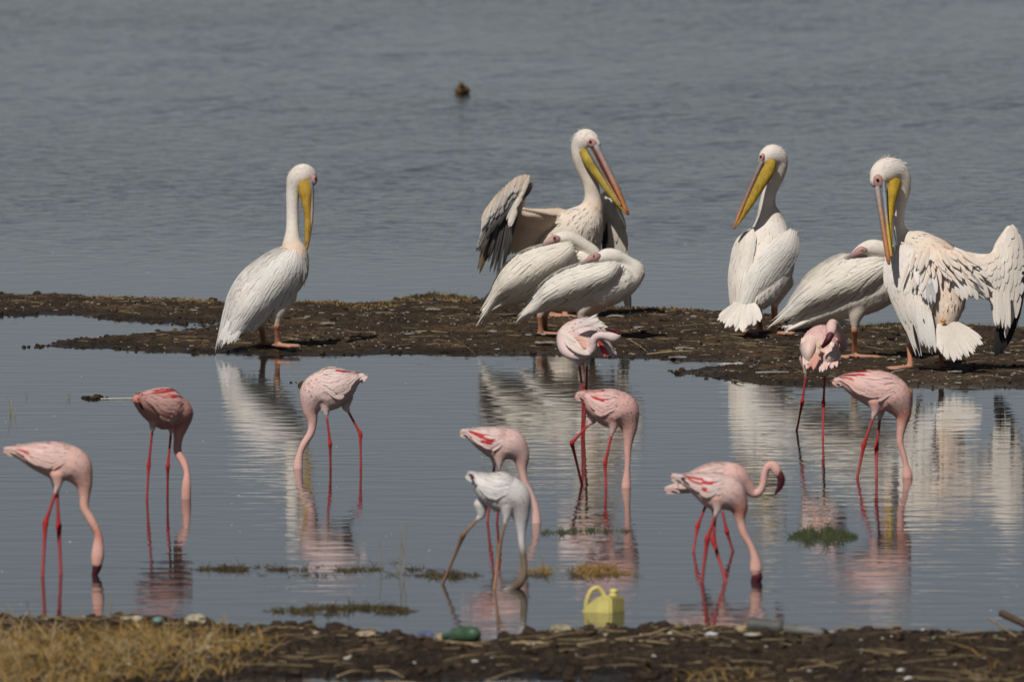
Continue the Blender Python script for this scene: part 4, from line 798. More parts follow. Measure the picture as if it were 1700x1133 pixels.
flamingo('pink flamingo with one leg bent back at the joint, wading before the preening one', 1002, 811,
    [(958, 657, 0, 3, 4), (972, 660, 0, 10, 12), (990, 670, 0, 23, 22), (1012, 678, 0, 32, 28), (1034, 685, 0, 29.5, 27)],
    [(1044, 707, 0, 16, 15), (1043.5, 730, 0, 8.8, 8.5), (1042, 748, 0, 6.4, 6.4), (1042, 767, 0, 5.2, 5.2), (1041, 784, 0, 5.4, 5.4), H(1040, 799, 0, 7.4), H(1039.5, 811, 0, 8.2), H(1039, 828, 0, 6)],
    [((984, 698, .04), (949.5, 736, .04), (966, 806)), ((1018, 711, -.03), (1004.5, 770, -.03), (1006, 812))], None,
    ((0.80, 0.56, 0.50), (0.72, 0.38, 0.31), (0.74, 0.43, 0.36)), redset=((0, 1), (1, 1), (2, 1), (0, 5), (2, 5), (3, 5)), red=.05, legr=2.8, legcol=(0.48, 0.06, 0.07))
flamingo('pale pink flamingo with crimson wing patch standing right behind the white juvenile', 822, 869,
    [(766, 719, 0, 3, 4), (780, 722, 0, 9, 10), (800, 729, 0, 19, 20), (826, 737, 0, 28, 26), (849, 742, 0, 27, 25)],
    [(864, 758, 0, 16, 15), (867, 780, 0, 8, 8), (871, 801, 0, 6.3, 6.3), (882, 823, 0, 5.5, 5.5), (889, 844, 0, 6, 6), H(890.5, 860, 0, 7.4), H(890.5, 873, 0, 8), H(890, 890, 0, 6)],
    [((822, 765, .04), (815, 817, .04), (809, 868)), ((829, 768, -.03), (829.5, 818, -.03), (825, 869))], None,
    ((0.80, 0.63, 0.57), (0.74, 0.47, 0.40), (0.77, 0.50, 0.43)), redset=((1, 5), (2, 5), (2, 6), (3, 6), (3, 7), (1, 6)), legr=2.8)
JW = (0.82, 0.78, 0.72); JB = (0.17, 0.135, 0.10)
def f7x(b):
    b.blade((788, 795, -.06), (778, 787, -.07), 5, b.wing, (0.10, 0.06, 0.04), (0.10, 0.06, 0.04))
flamingo('white juvenile flamingo with brown legs and muddy head dragging in the water', 780, 975,
    [(778, 788, 0, 3, 4), (790, 796, 0, 11, 12), (808, 809, 0, 24, 23), (832, 818, 0, 33, 29), (855, 829, 0, 28, 26)],
    [(864, 852, 0, 17, 16), (865.5, 878, 0, 8.8, 8.5), (866, 899, 0, 6.0, 6), (868, 918, 0, 5.8, 5.8, (0.30, 0.26, 0.21)), (869.5, 932, 0, 5.8, 5.8, JB), (870, 950, -.03, 6, 6, JB), (864, 967, -.08, 7.5, 7, JB), (850, 978, -.12, 8, 7.5, JB), (838, 985, -.16, 6.5, 6.5, (0.32, 0.30, 0.28))],
    [((799, 856, .04), (769, 889, .04), (734.5, 971)), ((841, 858, -.03), (829, 908, -.03), (820.5, 979))],
    [(838, 985, -.16, 5.5, 5, (0.30, 0.32, 0.34)), (822, 990, -.2, 4.5, 4.5, (0.40, 0.43, 0.46)), (806, 994, -.22, 3, 3, (0.12, 0.12, 0.13))],
    (JW, (0.72, 0.69, 0.65), (0.72, 0.69, 0.65)), legr=3.4, legcol=(0.33, 0.20, 0.13), kneecol=(0.24, 0.14, 0.09), extra=f7x)
def f8x(b):
    c0, c1 = (0.82, 0.62, 0.56), (0.78, 0.52, 0.46)
    wg = shell(b, Patch([[b.P(*q) for q in r] for r in ([(1335, 560, -.02), (1347, 551, -.04), (1362, 554, -.04)], [(1326, 578, -.09), (1340, 578, -.19), (1354, 580, -.17)], [(1332, 600, -.13), (1341, 604, -.18), (1350, 600, -.17)], [(1340, 611, -.15), (1343, 613, -.16), (1347, 611, -.16)])]), b.root, c0, c0, 10, 6, .01)
    b.fan([(1332, 562, -.06), (1345, 556, -.09), (1356, 560, -.09)], [(1334, 600, -.16), (1342, 611, -.19), (1352, 600, -.19)], 7, 10, wg, c0, c0)
    wg2 = shell(b, Patch([[b.P(*q) for q in r] for r in ([(1370, 568, -.03), (1380, 564, -.03), (1388, 570, -.02)], [(1364, 588, -.16), (1380, 586, -.2), (1395, 588, -.12)], [(1363, 606, -.17), (1376, 606, -.19), (1390, 604, -.14)])]), b.root, c0, c0, 10, 6, .01)
    b.fan([(1368, 572, -.09), (1380, 568, -.09), (1390, 574, -.06)], [(1362, 616, -.2), (1374, 612, -.21), (1385, 612, -.2), (1394, 600, -.16)], 8, 9, wg2, (0.82, 0.66, 0.61), (0.80, 0.58, 0.52))
    b.fan([(1356, 585, -.19), (1362, 585, -.19)], [(1344, 611, -.2), (1354, 612, -.2)], 4, 8, wg2, (0.80, 0.50, 0.40), (0.76, 0.36, 0.30))
    b.fan([(1352, 562, -.2), (1358, 566, -.2)], [(1364, 576, -.21), (1360, 584, -.21)], 4, 8, wg, (0.80, 0.58, 0.44), (0.80, 0.58, 0.44))
flamingo('pink flamingo seen from behind preening its back with its dark bill, on straight legs', 1345, 722,
    [(1356, 606, -.14, 14, 12), (1358, 592, -.10, 29, 24), (1361, 574, -.02, 32, 28), (1367, 562, .06, 22, 24)],
    [(1382, 570, .12, 13, 12), (1394, 579, .10, 8.5, 8), (1401, 574, .04, 7, 7), (1397, 561, -.04, 7, 7), (1390, 547, -.12, 7.6, 7.6), (1382, 538.5, -.18, 8.8, 8.5), (1380, 548, -.22, 9, 8.5), (1379, 556, -.23, 7, 7)],
    [((1339, 612, -.06), (1332, 668, -.04), (1322.5, 716)), ((1370, 612, -.03), (1367, 671, -.01), (1366, 726))],
    [(1379, 556, -.24, 5.5, 5.5, (0.14, 0.03, 0.035)), (1374, 566, -.25, 5.5, 5), (1366, 576, -.24, 3, 3)],
    ((0.82, 0.60, 0.54), (0.76, 0.46, 0.39), (0.80, 0.55, 0.48)), wing=None, tailn=0, legr=2.4, legcol=(0.42, 0.06, 0.07), extra=f8x)
flamingo('bright pink flamingo with red streaked back feeding close to the mud bar', 1445, 794,
    [(1384, 636, 0, 3, 4), (1398, 634, 0, 9, 11), (1420, 639, 0, 20, 22), (1446, 646, 0, 29, 27), (1472, 654, 0, 33.5, 29), (1487, 664, 0, 29, 27)],
    [(1498, 686, 0, 16, 15, FDK), (1497.5, 704, 0, 9.3, 9), (1495, 720, 0, 6.7, 6.7), (1494.5, 737, 0, 5.7, 5.7), (1500, 756, 0, 5, 5), (1504, 773, 0, 5.2, 5.2), H(1506, 785, 0, 8), H(1506.5, 794, 0, 8.6), H(1506, 812, 0, 6)],
    [((1453, 683, -.04), (1434, 740, -.04), (1423, 795)), ((1462, 685, .05), (1455, 745, .05), (1455, 794))], None,
    ((0.81, 0.57, 0.50), (0.76, 0.43, 0.36), (0.76, 0.42, 0.35)), redset=((0, 0), (1, 0), (2, 0), (3, 0), (4, 0), (1, 1), (2, 1), (1, 3), (2, 3), (1, 5)), legr=3.0, wing=(-8, 112), dark=((0, 3),))
flamingo('pink flamingo with raised S-curved neck and dark hooked bill, behind a feeding one', 1183, 917,
    [(1107, 815, 0, 4, 5), (1130, 811, 0, 10, 12), (1160, 800, 0, 20, 22), (1192, 795, 0, 26.5, 26), (1220, 796, 0, 25, 25)],
    [(1239, 809, 0, 13.5, 13), (1250, 820, 0, 7.2, 7), (1260, 818, 0, 6.6, 6.6), (1267, 805, 0, 6.3, 6.3), (1269, 789, 0, 6.2, 6.2), (1273.5, 777, 0, 6.6, 6.6), (1282, 773.5, 0, 8, 7), (1288.5, 781, 0, 8.8, 7.5), (1290, 787, 0, 7, 6)],
    [((1175, 832, .04), (1158, 875, .04), (1151, 917)), ((1197, 840, -.02), (1206.5, 883, -.02), (1217, 917))],
    [(1293, 786, 0, 6.5, 5.5, (0.14, 0.025, 0.03)), (1297, 797, 0, 6.5, 5), (1294.5, 809, 0, 5, 4), (1287, 821, 0, 1.6, 1.6)],
    ((0.81, 0.60, 0.53), (0.74, 0.42, 0.35), (0.77, 0.46, 0.39)), legr=3.0)
flamingo('flamingo with crimson-flecked wing feeding upside down before one with raised neck', 1185, 967,
    [(1117, 793, 0, 3.5, 5), (1136, 798, 0, 9, 11), (1160, 806, 0, 20, 21), (1186, 816, 0, 31, 28), (1210, 823, 0, 30, 27)],
    [(1226, 842, 0, 17, 16, FDK), (1229, 864, 0, 8.3, 8), (1235, 887, 0, 6.9, 6.9), (1246, 907, 0, 5.7, 5.7), (1252, 923, 0, 6.8, 6.6), H(1254.5, 937, 0, 9.6), H(1255, 947, 0, 10.4), H(1255, 953, 0, 8)],
    [((1191, 846, -.04), (1174.5, 895, -.04), (1165, 968)), ((1187, 848, .05), (1184.5, 899, .05), (1205, 967))],
    [(1256.5, 953, 0, 7.5, 6.5, (0.16, 0.03, 0.03)), (1257, 959, 0, 9, 7), (1254, 967, 0, 8, 6), (1250, 977, 0, 5, 5)],
    ((0.81, 0.67, 0.61), (0.74, 0.44, 0.37), (0.76, 0.44, 0.36)), redset=((1, 4), (1, 5), (2, 4), (2, 6), (3, 5), (3, 7)), legr=3.6, dark=((0, 5), (0, 6), (1, 8)))

# ------------------------------------------------------------------ ground litter and plants
def many_blades(name, items, mat, kind=None):
    """items: (base, direction, length, half width, bend)"""
    V = []; F = []
    for p, d, L, wd, bend in items:
        d = norm(np.array(d, float)); s = np.cross(d, [0, 1.0, 0.1]); s = norm(s) if np.linalg.norm(s) > 0.05 else np.array([1.0, 0, 0]); a = len(V)
        p = np.array(p, float); bd = np.array(bend, float)
        for f, ww in ((0, 1), (0.5, 0.8), (0.85, 0.45)):
            c = p+d*L*f+bd*L*f*f; V += [c-s*wd*ww, c+s*wd*ww]
        V.append(p+d*L+bd*L)
        F += [(a, a+1, a+3, a+2), (a+2, a+3, a+5, a+4), (a+4, a+5, a+6)]
    o = mesh_obj(name, V, F, mat)
    if kind: tag(o, kind=kind)
    return o
ICO = None
def many_lumps(name, items, mat, kind='stuff'):
    """items: (pos, rx, ry, rz) small uneven lumps"""
    t = (1+5**0.5)/2
    I = np.array([(-1, t, 0), (1, t, 0), (-1, -t, 0), (1, -t, 0), (0, -1, t), (0, 1, t), (0, -1, -t), (0, 1, -t), (t, 0, -1), (t, 0, 1), (-t, 0, -1), (-t, 0, 1)], float); I /= np.linalg.norm(I[0])
    FI = np.array([(0, 11, 5), (0, 5, 1), (0, 1, 7), (0, 7, 10), (0, 10, 11), (1, 5, 9), (5, 11, 4), (11, 10, 2), (10, 7, 6), (7, 1, 8), (3, 9, 4), (3, 4, 2), (3, 2, 6), (3, 6, 8), (3, 8, 9), (4, 9, 5), (2, 4, 11), (6, 2, 10), (8, 6, 7), (9, 8, 1)])
    V = []; F = []
    for k, (p, rx, ry, rz) in enumerate(items):
        a = rng.uniform(0, 6.28); c, s = math.cos(a), math.sin(a)
        q = I*rng.uniform(0.7, 1.25, (12, 1)); q = np.stack([q[:, 0]*c-q[:, 1]*s, q[:, 0]*s+q[:, 1]*c, q[:, 2]], 1)
        V.append(q*np.array([rx, ry, rz])+np.array(p)); F.append(FI+12*k)
    o = mesh_obj(name, np.concatenate(V), np.concatenate(F).tolist(), mat, smooth=False)
    if kind: tag(o, kind=kind)
    return o
def sample(hf, n, x0, x1, y0, y1, lo=0.004, hi=1):
    X = rng.uniform(x0, x1, n*6); Y = rng.uniform(y0, y1, n*6); Hh = hf(X, Y); m = (Hh > lo) & (Hh < hi)
    return np.stack([X, Y, Hh], 1)[m][:n]
BX = (-3.2, 3.2, 64.8, 78)
# clods: many at the wet margins, fewer on top
pts = np.concatenate([sample(bar_height, 4200, *BX, -0.004, 0.014), sample(bar_height, 3600, *BX, 0.012, 1)])
many_lumps('mud_clods', [(p+np.array([0, 0, .001]), r, r*1.2, r*.7) for p, r in zip(pts, rng.gamma(1.7, 0.0030, len(pts))+0.0015)], M_CLOD)
pts = sample(bar_height, 1700, *BX, 0.008, 1); pts = pts[value_noise(pts[:, 0], pts[:, 1], 1.3, 51)+rng.uniform(-.3, .3, len(pts)) > .45] 
many_lumps('droppings_and_shell_bits', [(p+np.array([0, 0, .002]), r*rng.uniform(.8, 2.2), r, .002) for p, r in zip(pts, rng.gamma(1.0, 0.0030, len(pts))+0.0012)], M_WHITE)
pts = sample(bar_height, 900, *BX, 0.01, 1)
many_blades('straw_litter', [(p+np.array([0, 0, .006]), (math.cos(a), math.sin(a)*.8, rng.uniform(-.02, .12)), rng.uniform(.02, .12), .0016, (0, 0, -.03)) for p, a in zip(pts, rng.uniform(0, 6.28, len(pts)))], M_STRAW, 'stuff')
# low withered growth along the far side of the bar
fe = [ground(x, y+rng.uniform(0, 13))[:2] for x, y in [(lambda q: (q, np.interp(q, [p[0] for p in BAR_PX[:21]], [p[1] for p in BAR_PX[:21]])))(rng.uniform(-40, 1740)) for _ in range(5200)]]
fe = np.array(fe); keep = value_noise(fe[:, 0], fe[:, 1], 1.6, 31) > 0.42; fe = fe[keep]; hz = bar_height(fe[:, 0], fe[:, 1])
it = [((x, y, h-.004), (rng.normal(0, .5), rng.normal(0, .3), 1), rng.uniform(.008, .03), .0028, (rng.normal(0, .4), 0, -.2)) for (x, y), h in zip(fe, hz) if h > 0]
many_blades('withered_growth', it[::2], M_DRY, 'stuff'); many_blades('dark_growth', it[1::2], M_WEED, 'stuff')
def weed(name, label, spec, mat, h, dens, group, cat='weed', zf=None, lean=.7, wd=.0014):
    """a raft of weed: spec = list of (px0, px1, py, half depth px)"""
    c = ground(0.5*(spec[0][0]+spec[-1][1]), spec[0][2]); G = []; E = []
    for x0, x1, y, hd in spec:
        nc = max(4, int((x1-x0)/3)); ctr = rng.uniform(0, 1, nc)
        for _ in range(int((x1-x0)*dens*2.2)):
            q = float(np.clip(rng.choice(ctr)+rng.normal(0, 3.5)/(x1-x0), 0, 1)); e = (max(0.0, math.sin(math.pi*q))+.02)**.5
            G.append(ground(x0+(x1-x0)*q, y+rng.normal(0, .45)*hd*e)); E.append(e*(0.55+0.45*math.sin(q*(x1-x0)*.21+y)))
    G = np.array(G); E = np.array(E); gate = value_noise(G[:, 0], G[:, 1]*.5, 11.0, 71) > (0.0 if cat == 'grass' else 0.33); G = G[gate]; E = E[gate]; Z = np.zeros(len(G)) if zf is None else zf(G[:, 0], G[:, 1])
    items = [(np.array([g[0], g[1], z-.006])-c, (rng.normal(0, lean), rng.normal(0, lean*.6), 1), rng.gamma(3, .17)*h*(0.4+0.6*e), wd*rng.uniform(.5, 1.5), (rng.normal(0, .4), 0, -.25)) for g, z, e in zip(G, Z, E)]
    o = many_blades(name, items, mat); o.location = c; tag(o, label, cat, group, 'stuff' if len(items) < 900 else None); return o
RAFT = 'weed rafts in the shallows'
weed('weed_raft', 'long thin straggling raft of brown weed in the shallows left of the white juvenile', [(320, 480, 946, 4), (380, 600, 950, 9), (580, 720, 948, 12), (690, 800, 957, 8)], M_WEED, .045, 7.5, RAFT, lean=1.2)
weed('weed_raft', 'golden brown raft of weed beside the yellow jug', [(870, 930, 950, 8), (900, 1045, 952, 12), (950, 1030, 946, 8)], M_DRY, .06, 3.2, RAFT, lean=1.0)
weed('weed_raft', 'dark tangle of weed under the golden raft beside the yellow jug', [(870, 1045, 957, 7)], M_WEED, .035, 7, RAFT, lean=1.3)
weed('weed_raft', 'short thick brown raft of weed close to the foreground mud bank', [(440, 690, 1016, 9), (520, 670, 1012, 7)], M_WEED, .045, 8, RAFT, lean=1.0)
weed('weed_raft', 'few scattered weed scraps between the long raft and the bank', [(400, 620, 975, 14)], M_WEED, .02, .5, RAFT, lean=1.3)
weed('weed_raft', 'small weed scraps drifting below the white juvenile', [(870, 950, 993, 5)], M_WEED, .022, 1.2, RAFT, lean=1.3)
GT = 'green grass tufts in the water'
weed('grass_tuft', 'compact round tuft of green grass standing in open water', [(1310, 1420, 893, 15), (1320, 1410, 889, 10)], M_GREEN, .055, 6.5, GT, 'grass', lean=.25)
weed('grass_tuft', 'sparse row of short green grass behind the yellow jug', [(895, 950, 886, 6), (930, 1050, 883, 4)], M_GREEN, .042, 2.0, GT, 'grass', lean=.2)
MD = 'weedy mounds on the far side of the bar'
weed('weed_mound', 'dark weedy mound on the bar behind the two sleeping pelicans', [(670, 790, 499, 8), (680, 770, 496, 5)], M_WEED, .045, 5, MD, zf=bar_height)
weed('weed_mound', 'small dark green weedy mound beside the ruffled preening pelican', [(1455, 1500, 545, 6)], M_GREEN, .03, 5, MD, zf=bar_height)
weed('straw_tuft', 'little tuft of pale straw behind the lone pelican', [(285, 345, 501, 4)], M_STRAW, .06, 3.0, None, 'straw', zf=bar_height, lean=1.1, wd=.0022)
# thin dead stems in the shallows
def stems(label, specs, group='dead stems in the water'):
    c = ground(*specs[0][0]); V = []; F = []
    for base, top in specs:
        g = ground(*base); t = at_depth(*top, g[1]); P = np.array([g-[0, 0, .05], g*.55+t*.45+[.004, 0, 0], t])-c
        v, f, _, _ = loft(cr(P, np.linspace(0, 1, 7)), np.linspace(.0022, .001, 7), np.linspace(.0022, .001, 7), 6); F += [tuple(i+len(V) for i in q) for q in f]; V += list(v)
    o = mesh_obj('dead_stem', V, F, M_STRAW, loc=c); tag(o, label, 'stem', group)
stems('cluster of thin dead stems rising from the long weed raft', [((632, 948), (629, 893)), ((660, 948), (667, 872)), ((668, 950), (675, 868)), ((672, 946), (664, 890))])
stems('bent dark twigs in the water far left of the deep pink flamingo', [((17, 690), (12, 658)), ((20, 692), (28, 676)), ((15, 688), (20, 664))])
stems('single short dark stem sticking from the water', [((43, 657), (43, 646))])
stems('forked short stems beside the white stalk on the water', [((112, 661), (116, 647)), ((115, 661), (109, 652))])
stems('two thin stems in front of the pale pink flamingo by the grass', [((180, 1016), (186, 985)), ((184, 1016), (178, 990)), ((133, 1020), (138, 1003))])

def rod(name, A, B, r, mat, label, cat, group=None, bow=0.0, r2=None, n=8):
    A = np.array(A, float); B = np.array(B, float); c = A.copy(); M_ = (A+B)/2+np.array([0, 0, bow]); P = cr(np.array([A, M_, B])-c, np.linspace(0, 1, 9))
    V, F, _, _ = loft(P, np.linspace(r, r2 or r, 9), np.linspace(r, r2 or r, 9), n)
    o = mesh_obj(name, V, F, mat, loc=c); tag(o, label, cat, group); return o
def onbar(px, py, dz=.006):
    g = ground(px, py, .025); return np.array([g[0], g[1], max(0.0, float(bar_height(g[0:1], g[1:2])[0]))+dz])
def onbank(px, py, dz=.006):
    g = ground(px, py, .05); return np.array([g[0], g[1], max(0.0, float(bank_height(g[0:1], g[1:2])[0]))+dz])
rod('white_stalk', ground(168, 663, .004), ground(226, 662, .006), .0035, M_WHITE, 'straight white stalk floating behind the deep pink flamingo', 'stalk')
for (x0, y0, x1, y1, m, lb) in [(850, 559, 945, 561, M_WHITE, 'long white quill on the mud at the feet of the sleeping pelicans'), (752, 566, 790, 583, M_TWIG, 'dark curved twig on the mud between the lone pelican and the sleepers'), (690, 556, 742, 557, M_STRAW, 'pale bent stalk lying on the middle of the mud bar'),
        (465, 533, 490, 525, M_STRAW, 'straight pale stalk just behind the lone pelican'), (1047, 570, 1075, 582, M_STRAW, 'pale stalk on the mud right of the preening flamingo'), (1075, 583, 1150, 584, M_STRAW, 'thin long stalk at the water edge beyond the preening flamingo'),
        (1468, 622, 1502, 618, M_WHITE, 'white quill behind the red-backed flamingo'), (1010, 530, 1035, 533, M_WHITE, 'short white quill behind the sleeping pelicans'), (1215, 625, 1236, 631, M_STRAW, 'short pale stalk at the muddy tip of the inlet'), (1460, 578, 1478, 570, M_STRAW, 'slanting pale stalk between two right-hand pelicans')]:
    rod('fallen_stalk', onbar(x0, y0), onbar(x1, y1), .0032, m, lb, 'stalk', 'fallen stalks and quills on the bar', .004, .0018)
def shed(px, py, L, a, label):
    c = onbar(px, py, .004); u = np.array([math.cos(a), math.sin(a), 0]); s = np.array([-u[1], u[0], 0]); V = []; F = []
    for k, (f, ww) in enumerate(((0, .05), (.2, .45), (.5, 1), (.8, .5), (1, .05))):
        for t in (-1, 0, 1): V.append(u*L*(f-.5)+s*t*L*.3*ww*rng.uniform(.7, 1.2)+np.array([0, 0, .004+.02*L*math.sin(f*3.14)+(0.005 if t == 0 else 0)+rng.uniform(0, .004)]))
    for k in range(4):
        for t in range(2): F.append((k*3+t, k*3+t+1, k*3+t+4, k*3+t+3))
    o = mesh_obj('shed_feather', V, F, M_GREYF, loc=c); tag(o, label, 'feather', 'shed feathers on the mud')
M_GREYF = flat_mat('shed_feather', (0.29, 0.285, 0.275), 0.8, 0.2, 0.4, 60)
for (x, y, L, a, lb) in [(1282, 621, .16, .1, 'large grey feather flat on the muddy spit by the inlet'), (1137, 581, .10, .3, 'small grey feather near the water edge midway along the bar'), (680, 559, .06, .6, 'small white feather near the pale bent stalk'), (817, 551, .05, 0, 'tiny grey feather left of the sleepers feet'), (252, 556, .06, .2, 'lone pale feather on the thin left spit'),
        (1480, 600, .06, .8, 'crumpled grey feather between the right-hand pelicans feet'), (720, 520, .08, 0, 'pale feather by the dark weedy mound'), (545, 540, .07, .3, 'whitish feather right of the lone pelican'), (905, 573, .10, .0, 'white patch of down below the sleepers feet'), (1060, 546, .06, .4, 'grey feather behind the preening flamingo'), (1125, 590, .09, .2, 'flat grey feather where the bar meets the inlet'), (1585, 620, .07, .2, 'white downy feather in front of the ruffled pelican')]:
    shed(x, y, L, a, lb)
tag(many_lumps('floating_specks', [((g[0], g[1], .0), r, r, .002) for g, r in [(ground(rng.uniform(-20, 1720), rng.choice([rng.uniform(600, 1020), rng.uniform(200, 490)])), rng.gamma(1.6, .0014)+.001) for _ in range(170)]], M_WHITE), kind='stuff')
g0 = [ground(x+rng.normal(0, 9), y+rng.normal(0, 1.2)) for x, y in [(507, 636), (150, 662), (165, 661), (205, 530), (60, 577), (110, 572), (300, 538), (350, 535)] for _ in range(16)]
tag(many_lumps('floating_mud_scraps', [((g[0], g[1], .002), r, r*1.6, r*.7) for g, r in zip(g0, rng.gamma(2, .003, len(g0))+.002)], M_CLOD), kind='stuff')
o = many_lumps('weed_clump', [(np.array([rng.normal(0, .012), rng.normal(0, .03), .006]), .016, .02, .014) for _ in range(14)], M_WEED, None); o.location = ground(506, 640); tag(o, 'dark floating clump beside the striding pale flamingo', 'weed')

# ------------------------------------------------------------------ foreground bank
KX = (-2.4, 2.4, 49.0, 53.6)
pts = sample(bank_height, 3800, *KX, 0.0, 1)
many_lumps('bank_clods', [(p, r, r*1.2, r*.8) for p, r in zip(pts, rng.gamma(2.0, 0.005, len(pts))+0.003)], M_CLOD)
pts = sample(bank_height, 560, *KX, 0.01, 1)
many_blades('bank_straw', [(p+np.array([0, 0, .008]), (math.cos(a), math.sin(a)*.7, rng.uniform(-.02, .2)), rng.gamma(2, .035)+.015, .0019, (0, 0, -.05)) for p, a in zip(pts, rng.normal(0, .5, len(pts))+rng.integers(0, 2, len(pts))*3.14)], M_STRAW, 'stuff')
pts = sample(bank_height, 170, *KX, 0.01, 1)
many_lumps('bank_pebbles', [(p+np.array([0, 0, .004]), r*1.3, r, r*.6) for p, r in zip(pts, rng.gamma(1.6, 0.003, len(pts))+0.002)], M_WHITE)
def bank_grass(name, n, fpx, mat, h):
    G = np.array([ground(*fpx(), .05) for _ in range(n)]); Z = bank_height(G[:, 0], G[:, 1])
    it = [((g[0], g[1], z-.01), (rng.normal(0, .5), rng.normal(0, .4), 1), rng.gamma(4, .18)*h, .0019*rng.uniform(.5, 1.5), (rng.normal(0, .6), rng.normal(0, .2), -.3)) for g, z in zip(G, Z) if z > .004]
    return many_blades(name, it, mat, 'stuff')
def left_px():
    while True:
        x = rng.uniform(-60, 470); y = rng.uniform(1050, 1175)
        if rng.uniform() < np.interp(x, [-60, 250, 400, 470], [1, .9, .35, 0])*(.35+.65*value_noise(np.array([x/60]), np.array([y/22]), 1, 41)[0]*1.4): return x, y
bank_grass('dry_grass', 5200, left_px, M_DRY, .105); bank_grass('pale_dry_grass', 1300, left_px, M_STRAW, .125)
bank_grass('sparse_dry_grass', 260, lambda: [(rng.normal(1135, 22), rng.uniform(1100, 1150)), (rng.normal(1660, 40), rng.uniform(1085, 1150)), (rng.normal(1230, 40), rng.uniform(1105, 1150)), (rng.normal(300, 60), rng.uniform(1040, 1060))][int(rng.integers(0, 4))], M_DRY, .085)
RS = 'broken reeds washed up on the bank'
def rlab(x, y):
    if y < 1058 and 820 < x < 930: return 'broken reed on the mud just below the pale yellowish lump'
    if x < 400: return 'broken reed lying at the edge of the dry grass'
    if x < 700: return 'broken reed on the bare mud below the short weed raft'
    if x < 760: return 'broken reed on the mud just below the green bottle'
    if 1150 <= x < 1250: return 'broken reed among the litter beside the grey pipe and white lid'
    if 940 < x < 1150 and y < 1080: return 'broken reed in the straw heap below and beside the yellow jug'
    if x > 1300: return 'broken reed on the mud beyond the grey pipe'
    return 'broken reed at the puddle side of the foreground mud bank'
k = 0
for (x0, y0, x1, y1) in [(830, 1060, 905, 1047), (900, 1052, 985, 1045), (1060, 1054, 1170, 1062), (960, 1068, 1050, 1066), (1090, 1040, 1150, 1052), (1120, 1032, 1190, 1060), (1000, 1050, 1100, 1046), (810, 1112, 870, 1098), (900, 1120, 960, 1122), (640, 1115, 720, 1122), (1330, 1102, 1395, 1100), (625, 1098, 670, 1108), (1040, 1070, 1110, 1074), (1080, 1047, 1130, 1042), (1160, 1068, 1220, 1063), (730, 1062, 800, 1066), (850, 1066, 920, 1067), (1380, 1031, 1425, 1040), (1170, 1045, 1215, 1040), (560, 1105, 610, 1100), (350, 1064, 420, 1068), (1650, 1120, 1720, 1112)]:
    rod('reed', onbank(x0, y0, .008), onbank(x1, y1, .012), rng.uniform(.003, .006), M_STRAW, rlab(x0, y0), 'reed', RS, rng.uniform(0, .012), .0025)
rod('stick', ground(1664, 1040)+np.array([0, 0, .045]), onbank(1750, 1062, -.005), .015, flat_mat('stick_bark', (0.13, 0.085, 0.06), .8, .2, .4, 60), 'thick brown broken stick poking up at the water edge', 'stick', None, .004, .010)
rod('reed', ground(1640, 1040)+np.array([0, 0, .03]), onbank(1690, 1056, .0), .004, M_STRAW, 'pale split reed leaning beside the thick brown stick', 'reed', RS)
# discarded pipe
pg = flat_mat('grey_pipe', (0.085, 0.088, 0.085), .6, .35, .4, 14)
pA = onbank(1242, 1046, .02); pB = onbank(1362, 1047, .012)
pr = empty('grey_pipe', pA); tag(pr, 'weathered dark grey pipe lying along the water edge', 'pipe')
V, F, _, _ = loft(np.linspace(0, 1, 9)[:, None]*(pB-pA)*.48, [.026]*9, [.026]*9, 16, cap=.1); mesh_obj('barrel', V, F, pg, pr)
V, F, _, _ = loft((pB-pA)*.47+np.linspace(0, 1, 9)[:, None]*(pB-pA)*.53, np.linspace(.0215, .016, 9), np.linspace(.0215, .016, 9), 16); mesh_obj('spigot', V, F, flat_mat('grey_pipe_pale', (0.15, 0.155, 0.145), .6, .35, .4, 14), pr)
def crumple(name, px, py, sx, sy, sz, col, label, cat, n=9, dz=.01, rough=.5):
    c = onbank(px, py+7, dz+.006); m = flat_mat(name+'_surface', col, rough, .4, .3, 40)
    V = []; F = []; nu, nv = 14, 9; sd = rng.uniform(0, 50)
    for a in range(nv+1):
        t = math.pi*a/nv
        for b_ in range(nu):
            p = 2*math.pi*b_/nu; d = np.array([math.sin(t)*math.cos(p), math.sin(t)*math.sin(p), math.cos(t)])
            k = 0.75+0.5*value_noise(np.array([d[0]*2+sd]), np.array([d[2]*2+d[1]*2+sd]), 1.3, 77)[0]
            V.append(d*k*np.array([sx, sy, sz]))
    for a in range(nv):
        for b_ in range(nu): F.append((a*nu+b_, a*nu+(b_+1) % nu, (a+1)*nu+(b_+1) % nu, (a+1)*nu+b_))
    o = mesh_obj(name, V, F, m, loc=c, smooth=False); tag(o, label, cat); return o
crumple('cardboard_scrap', 1232, 1044, .024, .02, .018, (0.36, 0.29, 0.17), 'torn tan cardboard scrap against the end of the grey pipe', 'scrap')
crumple('bottle_cap', 1181, 1050, .026, .022, .009, (0.62, 0.64, 0.68), 'flat white plastic lid among the straw', 'lid', dz=.012)
crumple('white_scrap', 1248, 1060, .032, .02, .006, (0.50, 0.46, 0.40), 'flat whitish scrap under the grey pipe', 'scrap')
crumple('foam_lump', 934, 1038, .045, .04, .022, (0.30, 0.26, 0.18), 'pale yellowish lump at the water edge below the yellow jug', 'lump')
crumple('foam_lump', 325, 1022, .042, .04, .026, (0.42, 0.37, 0.27), 'pale cream lump at the bank edge behind the dry grass', 'lump')
crumple('foam_lump', 608, 1039, .036, .03, .014, (0.42, 0.34, 0.24), 'tan lump on the bank below the short weed raft', 'lump')
